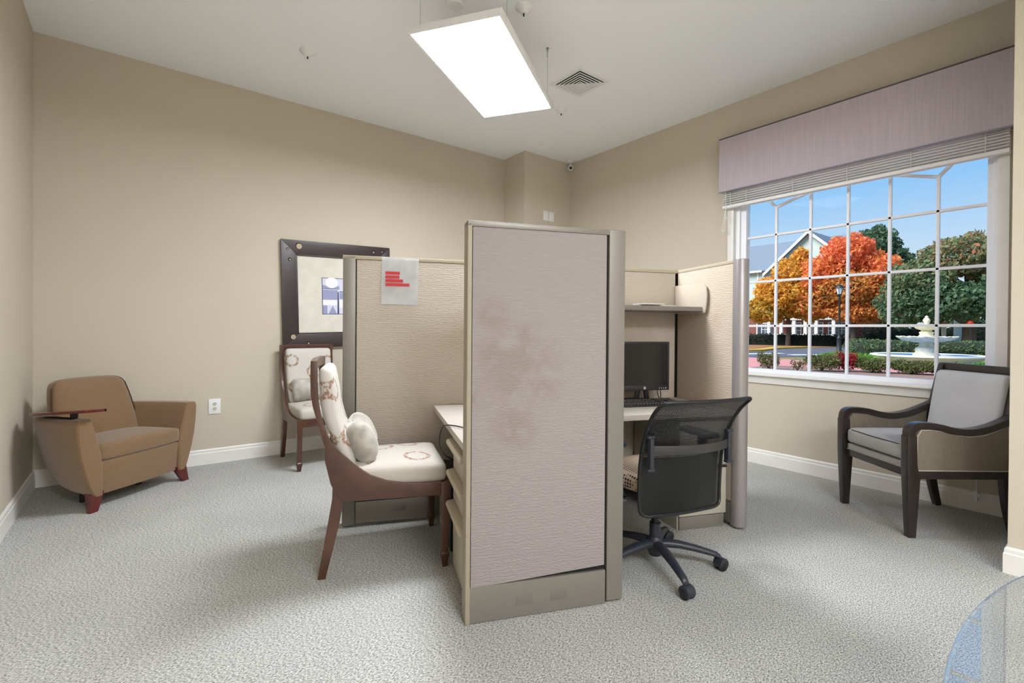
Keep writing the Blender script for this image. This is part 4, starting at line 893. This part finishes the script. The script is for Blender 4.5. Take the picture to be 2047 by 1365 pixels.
m_shr = leaf_mat('leaves_shrub', [(0.0, (70, 84, 56)), (1.0, (158, 128, 82)), (.5, (106, 116, 70))])
m_redl = leaf_mat('leaves_red', [(0.0, (110, 26, 40)), (1.0, (214, 78, 76)), (.5, (160, 36, 52))])
tree('golden yellow autumn tree before the pale sided house', 67.05, 56, 3.2, .20, [(-.3, 0, 5.0, 3.0, 3.0, 1.9, 3600, .62), (-1.8, 0, 3.6, 2.2, 2.4, 1.4, 2200, .45), (2.0, .3, 4.2, 2.4, 2.4, 1.8, 2400, .5), (.4, 0, 7.2, 2.0, 2.2, 1.7, 1800, .66), (-1.5, -.2, 5.8, 1.6, 1.8, 1.2, 1000, .72), (1.0, 0, 8.7, .9, 1.0, 1.0, 500, .7)], .22, m_yel)
tree('orange red autumn tree beside the golden tree', 72.5, 54, 2.9, .22, [(-.5, 0, 8.3, 2.2, 2.2, 2.0, 3000, .82), (-2.2, -.4, 6.7, 1.9, 2.0, 1.7, 2200, .66), (1.9, 0, 6.6, 2.1, 2.2, 1.8, 2400, .7), (0, -.7, 5.3, 3.0, 2.4, 1.8, 2800, .42), (2.6, -.3, 4.5, 1.9, 2.0, 1.4, 1800, .66), (.5, 0, 3.2, 3.1, 2.4, 1.0, 2200, .48), (-3.1, 0, 4.2, 1.6, 1.8, 1.4, 1100, .42)], .21, m_ora)
tree('tall dark green tree rising behind the orange tree', 74.0, 82, 9.5, .32, [(0, 0, 13.0, 2.9, 3.0, 2.6, 2600, .35), (2.4, 0, 11.0, 2.0, 2.2, 1.7, 1300, .3), (-2.2, 0, 11.5, 2.0, 2.2, 2.0, 1300, .35), (1.4, 0, 9.2, 2.4, 2.4, 1.7, 1200, .25), (3.4, 0, 9.0, 1.2, 1.4, 1.0, 400, .4)], .30, m_gre)
tree('broad green tree with reddening top beyond the fountain', 80.6, 50, 2.4, .40, [(-.2, 0, 7.1, 3.0, 2.8, 1.7, 3200, .62), (-2.6, -.5, 5.4, 2.4, 2.6, 1.7, 2600, .45), (2.6, 0, 6.4, 2.8, 2.6, 1.9, 2400, .52), (-1.2, -1.2, 3.8, 3.2, 2.2, 1.5, 2800, .22), (-3.6, -.6, 3.6, 2.0, 2.2, 1.8, 1800, .28), (2.4, -1.2, 3.9, 2.4, 2.2, 1.6, 1800, .22), (4.6, 0, 4.4, 2.2, 2.2, 2.2, 1500, .4)], .20, m_mix)
tree('dusky green tree between the orange tree and the fountain', 77.0, 66, 3.0, .26, [(0, 0, 6.0, 3.2, 2.6, 2.6, 2600, .35), (-1.6, 0, 3.6, 2.4, 2.2, 1.6, 1500, .25), (2.2, 0, 4.0, 2.4, 2.2, 2.0, 1500, .3)], .26, m_mix)
tree('dark green tree far behind the broad reddening tree', 83.2, 74, 3.0, .3, [(0, 0, 6.5, 3.6, 3.0, 3.2, 2400, .3), (-2.4, 0, 3.6, 2.6, 2.4, 2.2, 1500, .25), (2.6, 0, 4.0, 2.8, 2.4, 2.6, 1500, .3)], .28, m_gre)
# hedges
def hedge(label, name, path, w, h, m, size, dens, group=None, core=(40, 52, 38)):
    P = [Vector((*p, 0)) for p in path]; c0 = sum(P, Vector()) / len(P)
    t = thing(name, label, 'hedge', (c0.x, c0.y, GZ), 0, group); bm = B(); rings = []
    for i, p in enumerate(P):
        d = (P[min(i + 1, len(P) - 1)] - P[max(i - 1, 0)]).normalized(); s = Vector((-d.y, d.x, 0)); q = p - c0
        e = .7 if i in (0, len(P) - 1) else 1
        rings.append([q + s * (w / 2 * .86 * e * a) + Vector((0, 0, h * .94 * e * z)) for a, z in ((-1, 0), (-1.05, .6), (-.8, .92), (0, 1), (.8, .92), (1.05, .6), (1, 0))])
    loft(bm, rings); finish('core', bm, mat('hedge_core_%d' % core[0], core, .95, var=(5, .35)), t)
    bl_ = []
    for i in range(len(P) - 1):
        L = (P[i + 1] - P[i]).length; k = max(1, int(L / .5))
        for j in range(k):
            q = P[i].lerp(P[i + 1], (j + .5) / k) - c0; bl_.append((q.x, q.y, h * .52, w * .56, w * .56, h * .52, int(dens * L / k), .5))
    leaves('foliage', t, bl_, size, m, shell=.88); return t
arc = [pos(b_, d_)[:2] for b_, d_ in ((72.8, 38.2), (73.6, 37.2), (75, 37.0), (77, 37.4), (79, 37.8), (81, 38), (83, 38.2), (84.5, 38.6))]
hedge('clipped rounded hedge curving behind the white fountain', 'hedge', arc, 1.5, .90, m_hdg, .075, 700)
hedge('dark clipped hedge along the foot of the pale house', 'hedge', [pos(b_, d_)[:2] for b_, d_ in ((62, 57.5), (64, 57.5), (66, 57.5), (68, 57.5), (70.5, 57.8), (72, 58))], 1.4, 1.15, m_dhd, .12, 190, core=(28, 36, 28))
hedge('dark loose shrubbery under the trees beyond the round hedge', 'hedge', [pos(b_, d_)[:2] for b_, d_ in ((73.4, 60), (75.2, 60), (78, 59), (81, 57), (84.5, 56))], 2.2, 1.9, m_dhd, .14, 260, core=(29, 38, 30))
# shrubs and grass clumps in the near bed
def shrub(label, bearing, D, w, h, m, n_, size=.045, name='shrub', group='low shrubs in the bed outside the window', stems=6):
    t = thing(name, label, 'shrub', pos(bearing, D), R(-bearing), group)
    for k in range(stems):
        a = 2 * PI * k / stems; bm = B(); tube(bm, [(0, 0, 0), (w * .2 * math.cos(a), w * .2 * math.sin(a), h * .5), (w * .38 * math.cos(a), w * .38 * math.sin(a), h * .92)], [.014, .010, .005], 5); finish('stem', bm, m_bark, t)
    leaves('foliage', t, [(0, 0, h * .45, w * .45, w * .4, h * .42, n_, .45), (-w * .22, 0, h * .6, w * .25, w * .25, h * .36, n_ // 3, .4), (w * .24, 0, h * .55, w * .24, w * .25, h * .38, n_ // 3, .6)], size, m, shell=.3); return t
shrub('straggly green shrub with bare twigs nearest the cubicle wing', 65.3, 19.9, .85, .70, m_shr, 420)
shrub('thin dry twiggy shrub on the pink paving', 67.9, 19.6, .50, .46, m_shr, 70)
shrub('loose grey green shrub beside the red leaved shrub', 70.0, 20.2, 1.30, .66, m_shr, 900)
shrub('crimson leaved shrub among the green shrubs', 71.9, 20.6, .85, .74, m_redl, 620)
shrub('olive brown rounded shrub between red shrub and fountain', 74.0, 20.6, 1.20, .56, m_shr, 1100)
shrub('olive brown rounded shrub before the fountain basin', 76.9, 20.8, 1.35, .50, m_shr, 1300)
shrub('olive brown rounded shrub behind the grey armchair', 79.0, 21.0, 1.10, .46, m_shr, 900)
def grass_clump(label, bearing, D, w, h, n_):
    t = thing('grass_clump', label, 'grass', pos(bearing, D), R(-bearing), 'lime green grass mounds around the fountain'); V, Fc, T = [], [], []
    for k in range(n_):
        a, r = rng.random() * 2 * PI, math.sqrt(rng.random()); bx, by = w * .30 * r * math.cos(a), w * .22 * r * math.sin(a); tx, ty = w * .5 * r * math.cos(a), w * .4 * r * math.sin(a); hz = h * (1.05 - .55 * r * r) * (.8 + .3 * rng.random()); pa = rng.random() * PI; dx, dy = .022 * math.cos(pa), .022 * math.sin(pa); i = len(V)
        V += [(bx - dx, by - dy, 0), (bx + dx, by + dy, 0), ((bx + tx) / 2 + dx, (by + ty) / 2 + dy, hz * .75), ((bx + tx) / 2 - dx, (by + ty) / 2 - dy, hz * .75), (tx, ty, hz)]
        Fc += [(i, i + 1, i + 2, i + 3), (i + 3, i + 2, i + 4)]; q = min(1, max(0, rng.normal(.45, .2))); T += [q, q]
    me = bpy.data.meshes.new('blades'); me.from_pydata(V, [], Fc); at = me.attributes.new('tint', 'FLOAT', 'FACE'); at.data.foreach_set('value', T); me.materials.append(m_lim)
    o = bpy.data.objects.new('blades', me); COL.objects.link(o); o.parent = t; o['kind'] = 'stuff'
for lab, b_, d_, w_, h_ in (('lime grass mound by the foot of the lamp post', 71.3, 29.5, 2.0, .42), ('lime grass mound before the left end of the round hedge', 73.0, 27.6, 2.0, .42), ('lime grass mound at the end of the fountain basin nearest the hedge', 74.7, 25.4, 1.5, .30), ('lime grass mound before the fountain basin beside the paving gap', 76.2, 24.6, 1.2, .26), ('lime grass mound in front of the fountain pedestal', 78.0, 24.4, 1.3, .24), ('yellowish lime grass mound before the fountain basin', 79.9, 24.6, 1.4, .26), ('lime grass mound at the basin end behind the armchair', 81.8, 25.4, 1.4, .30)): grass_clump(lab, b_, d_, w_, h_, 420)
# fountain
m_fst = mat('fountain_stone', (228, 224, 206), .8, var=(3.5, 0), col2=(204, 196, 160), bump=(20, .3, .02)); m_fwh = mat('fountain_white', (232, 234, 238), .6); m_fbl = mat('fountain_blue', (78, 116, 168), .35); m_wat = mat('fountain_water', (96, 140, 190), .08, spec=.6)
ft = thing('fountain', 'white tiered stone fountain with round blue lined basin', 'fountain', (29.04, 6.23, GZ))
bm = B(); lathe(bm, [(1.75, 0), (1.85, .10), (2.05, .26), (2.12, .29), (2.12, .35), (2.02, .37), (1.95, .35), (1.92, .33)], 56); bmesh.ops.delete(bm, geom=[f for f in bm.faces if len(f.verts) > 4], context='FACES_ONLY'); finish('basin', bm, m_fwh, ft)
bm = B(); lathe(bm, [(1.925, .335), (1.80, .12), (1.6, .05), (0, .05)], 56); bmesh.ops.delete(bm, geom=[f for f in bm.faces if len(f.verts) > 4], context='FACES_ONLY'); finish('basin_lining', bm, m_fbl, ft)
bm = B(); lathe(bm, [(0, .19), (1.83, .19), (1.83, .20), (0, .20)], 56); finish('water', bm, m_wat, ft)
bm = B(); lathe(bm, [(0, .05), (.50, .05), (.50, .36), (.44, .42), (.40, .48), (.42, .56), (.40, .66), (.28, .74), (.25, .86), (.32, .98), (0, .98)], 24); finish('pedestal', bm, m_fst, ft, angle=60)
bm = B(); n_ = 60; rings = []
for (r, z, sc) in ((.25, .90, 0), (.55, .95, 0), (.90, 1.02, .3), (1.06, 1.12, 1), (1.10, 1.18, 1), (1.04, 1.20, 1), (.9, 1.14, .4), (.3, 1.08, 0)):
    rings.append([((r + .045 * sc * math.cos(15 * 2 * PI * j / n_)) * math.cos(2 * PI * j / n_), (r + .045 * sc * math.cos(15 * 2 * PI * j / n_)) * math.sin(2 * PI * j / n_), z + .02 * sc * math.cos(15 * 2 * PI * j / n_)) for j in range(n_)])
loft(bm, rings); finish('lower_bowl', bm, m_fst, ft, angle=60)
bm = B(); lathe(bm, [(0, 1.08), (.27, 1.08), (.29, 1.22), (.24, 1.30), (.28, 1.38), (.20, 1.44), (.18, 1.52), (0, 1.52)], 20); finish('column', bm, m_fst, ft, angle=60)
bm = B(); lathe(bm, [(0, 1.48), (.20, 1.48), (.40, 1.56), (.44, 1.62), (.42, 1.65), (.2, 1.62), (.14, 1.70), (0, 1.72)], 28); finish('upper_bowl', bm, m_fst, ft, angle=60)
bm = B(); lathe(bm, [(0, 1.70), (.10, 1.72), (.07, 1.78), (.13, 1.88), (.14, 1.96), (.09, 2.04), (.06, 2.07), (.07, 2.12), (0, 2.17)], 18); finish('finial', bm, m_fst, ft, angle=60)
for (a, r) in ((-1.2, 1.03), (-.5, 1.05), (3.6, 1.04)):
    bm = B(); cyl(bm, (r * math.cos(a), r * math.sin(a), .20), (r * math.cos(a), r * math.sin(a), 1.02), .012, 6); finish('water_trickle', bm, m_pane, ft)
# lamp post
lp = thing('street_lamp', 'black lantern street lamp on a fluted post by the road', 'street lamp', (40.07, 13.49, GZ))
m_iron = mat('lamp_iron', (38, 40, 42), .5)
bm = B(); lathe(bm, [(0, 0), (.20, 0), (.20, .06), (.16, .12), (.14, .9), (.16, .95), (.09, 1.05), (.075, 1.2), (.065, 3.9), (.09, 3.95), (.05, 4.0), (0, 4.0)], 16); finish('post', bm, m_iron, lp)
bm = B(); lathe(bm, [(0, 4.0), (.12, 4.02), (.15, 4.08), (.13, 4.10), (0, 4.10)], 12); finish('lantern_base', bm, m_iron, lp)
bm = B(); loft(bm, [[(r * math.cos(PI / 3 * j), r * math.sin(PI / 3 * j), z) for j in range(6)] for r, z in ((.13, 4.10), (.24, 4.55))]); finish('lantern_glass', bm, mat('lamp_frost', (214, 220, 226), .3), lp, smooth=False)
for j in range(6):
    bm = B(); cyl(bm, (.135 * math.cos(PI / 3 * j), .135 * math.sin(PI / 3 * j), 4.10), (.245 * math.cos(PI / 3 * j), .245 * math.sin(PI / 3 * j), 4.55), .014, 6); finish('lantern_rib', bm, m_iron, lp)
bm = B(); lathe(bm, [(0, 4.55), (.29, 4.55), (.28, 4.60), (.15, 4.74), (.05, 4.80), (.04, 4.88), (0, 4.93)], 12); finish('lantern_roof', bm, m_iron, lp)
# house
m_sid = mat('siding', (190, 204, 196), .7, var=(60, .10), stretch=(.01, .01, 1)); m_roof = mat('roof_shingle', (118, 130, 142), .85, var=(3, .06)); m_brick = mat('brick', (134, 84, 74), .9, var=(30, .25), stretch=(.4, .4, 1)); m_htrim = mat('house_trim', (226, 230, 232), .6); m_shut = mat('shutter', (52, 56, 70), .6); m_hgl = mat('house_glass', (74, 88, 98), .15)
hs = thing('house', 'pale sided house with grey gabled roof, brick base and white porch', 'house', (0, 0, GZ)); hs.location = (64.0, 26.0, GZ); ORG[hs.name] = (64.0, 26.0, 0)
HX = 62.0
bm = B(); box(bm, HX, 76, 19.5, 52, 3.4, 9.0); finish('upper_wall', bm, m_sid, hs, smooth=False)
bm = B(); box(bm, HX, 76, 19.5, 52, 0, 3.4); finish('brick_wall', bm, m_brick, hs, smooth=False)
bm = B(); prism(bm, [(HX - .5, 8.9), (76.5, 8.9), (69, 13.4)], 21.0, 52.5, 'y'); finish('main_roof', bm, m_roof, hs, smooth=False)
bm = B(); prism(bm, [(19.7, 8.9), (28.3, 8.9), (24.0, 12.9)], HX - .02, HX + .2, 'x'); finish('gable_wall', bm, m_sid, hs, smooth=False)
for (y0, z0, y1, z1) in ((24.0, 13.15, 18.9, 8.5), (24.0, 13.15, 29.1, 8.5)):
    bm = B(); prism(bm, [(y0, z0), (y1, z1), (y1, z1 - .28), (y0, z0 - .28)], HX - .5, 69, 'x'); rf = finish('gable_roof', bm, m_roof, hs, smooth=False)
    bm = B(); prism(bm, [(y0, z0 + .02), (y1, z1 + .02), (y1, z1 - .36), (y0, z0 - .36)], HX - .56, HX - .48, 'x'); finish('bargeboard', bm, m_htrim, rf, smooth=False)
bm = B(); box(bm, HX - .55, HX - .4, 29.2, 52.5, 8.75, 8.98); finish('gutter', bm, m_htrim, hs, smooth=False)
bm = B(); box(bm, HX - .06, HX, 29.8, 30.0, 0, 8.8); finish('downpipe', bm, m_htrim, hs, smooth=False)
bm = B(); box(bm, HX - .05, HX + .01, 19.5, 52, 3.3, 3.55); finish('band_board', bm, m_htrim, hs, smooth=False)
def hwin(y, z0, w, h, sh=True):
    bm = B(); box(bm, HX - .08, HX - .01, y - w / 2, y + w / 2, z0, z0 + h); f_ = finish('window', bm, m_htrim, hs, smooth=False)
    for j in range(2):
        for i in range(2):
            bm = B(); a = y - w / 2 + .08 + i * (w - .10) / 2; c = z0 + .08 + j * (h - .10) / 2; box(bm, HX - .10, HX - .075, a, a + (w - .10) / 2 - .06, c, c + (h - .10) / 2 - .06); finish('pane', bm, m_hgl, f_, smooth=False)
    if sh:
        for s in (-1, 1):
            bm = B(); a = y + s * (w / 2 + .24); box(bm, HX - .07, HX - .01, a - .22, a + .22, z0 - .02, z0 + h + .02); finish('shutter', bm, m_shut, f_, smooth=False)
hwin(28.6, 5.95, 1.15, 1.65); hwin(28.9, .85, 1.0, 1.6); hwin(24.0, 6.0, 1.2, 1.7); hwin(33.0, 5.95, 1.15, 1.65); hwin(33.2, .85, 1.1, 1.6); hwin(20.6, .9, .9, 1.6)
# porch
bm = B(); box(bm, HX - 2.6, HX, 20.4, 27.6, 2.75, 3.2); finish('porch_roof', bm, m_htrim, hs, smooth=False)
bm = B(); box(bm, HX - 2.5, HX, 20.4, 27.6, 0, .35); finish('porch_floor', bm, m_htrim, hs, smooth=False)
for y in (20.6, 22.3, 23.4, 24.6, 26.0, 27.4):
    bm = B(); box(bm, HX - 2.5, HX - 2.24, y - .16, y + .16, .35, 2.75); finish('porch_column', bm, m_htrim, hs, smooth=False)
for z in (.55, 1.05):
    bm = B(); box(bm, HX - 2.42, HX - 2.34, 20.5, 27.5, z, z + .08); finish('porch_rail', bm, m_htrim, hs, smooth=False)
for y in (21.4, 23.0, 25.3):
    hwin(y, .6, 1.1, 1.9, False)
# small things far beyond the fountain
for lab, cat, b_, d_, w_, h_, c in (('slim white post with an orange cap beyond the hedge', 'post', 79.05, 52, .30, 2.0, (222, 220, 214)), ('pale blue post standing beyond the hedge', 'post', 79.95, 54, .50, 2.6, (170, 204, 222))):
    t = thing('marker_post', lab, cat, pos(b_, d_), R(-b_)); bm = B(); rbox(bm, (0, 0, h_ / 2), (w_, w_, h_), .05, 5); finish('shaft', bm, mat('post_%d' % c[0], c, .6), t)
    bm = B(); rbox(bm, (0, 0, h_ + .1), (w_ * 1.1, w_ * 1.1, .25), .05, 5); finish('cap', bm, mat('post_cap', (214, 122, 76), .6) if c[0] > 200 else mat('post_170', c), t)
t = thing('signal_lamp', 'small red signal lamp on a thin pole before the broad tree trunk', 'signal', pos(80.75, 48), 0)
bm = B(); cyl(bm, (0, 0, 0), (0, 0, 1.95), .03, 8); finish('pole', bm, m_iron, t)
bm = B(); lathe(bm, [(0, 0), (.16, .05), (.20, .18), (.14, .32), (0, .36)], 14, (0, 0, 1.93)); finish('lens', bm, mat('red_lens', (226, 70, 48), .3), t)
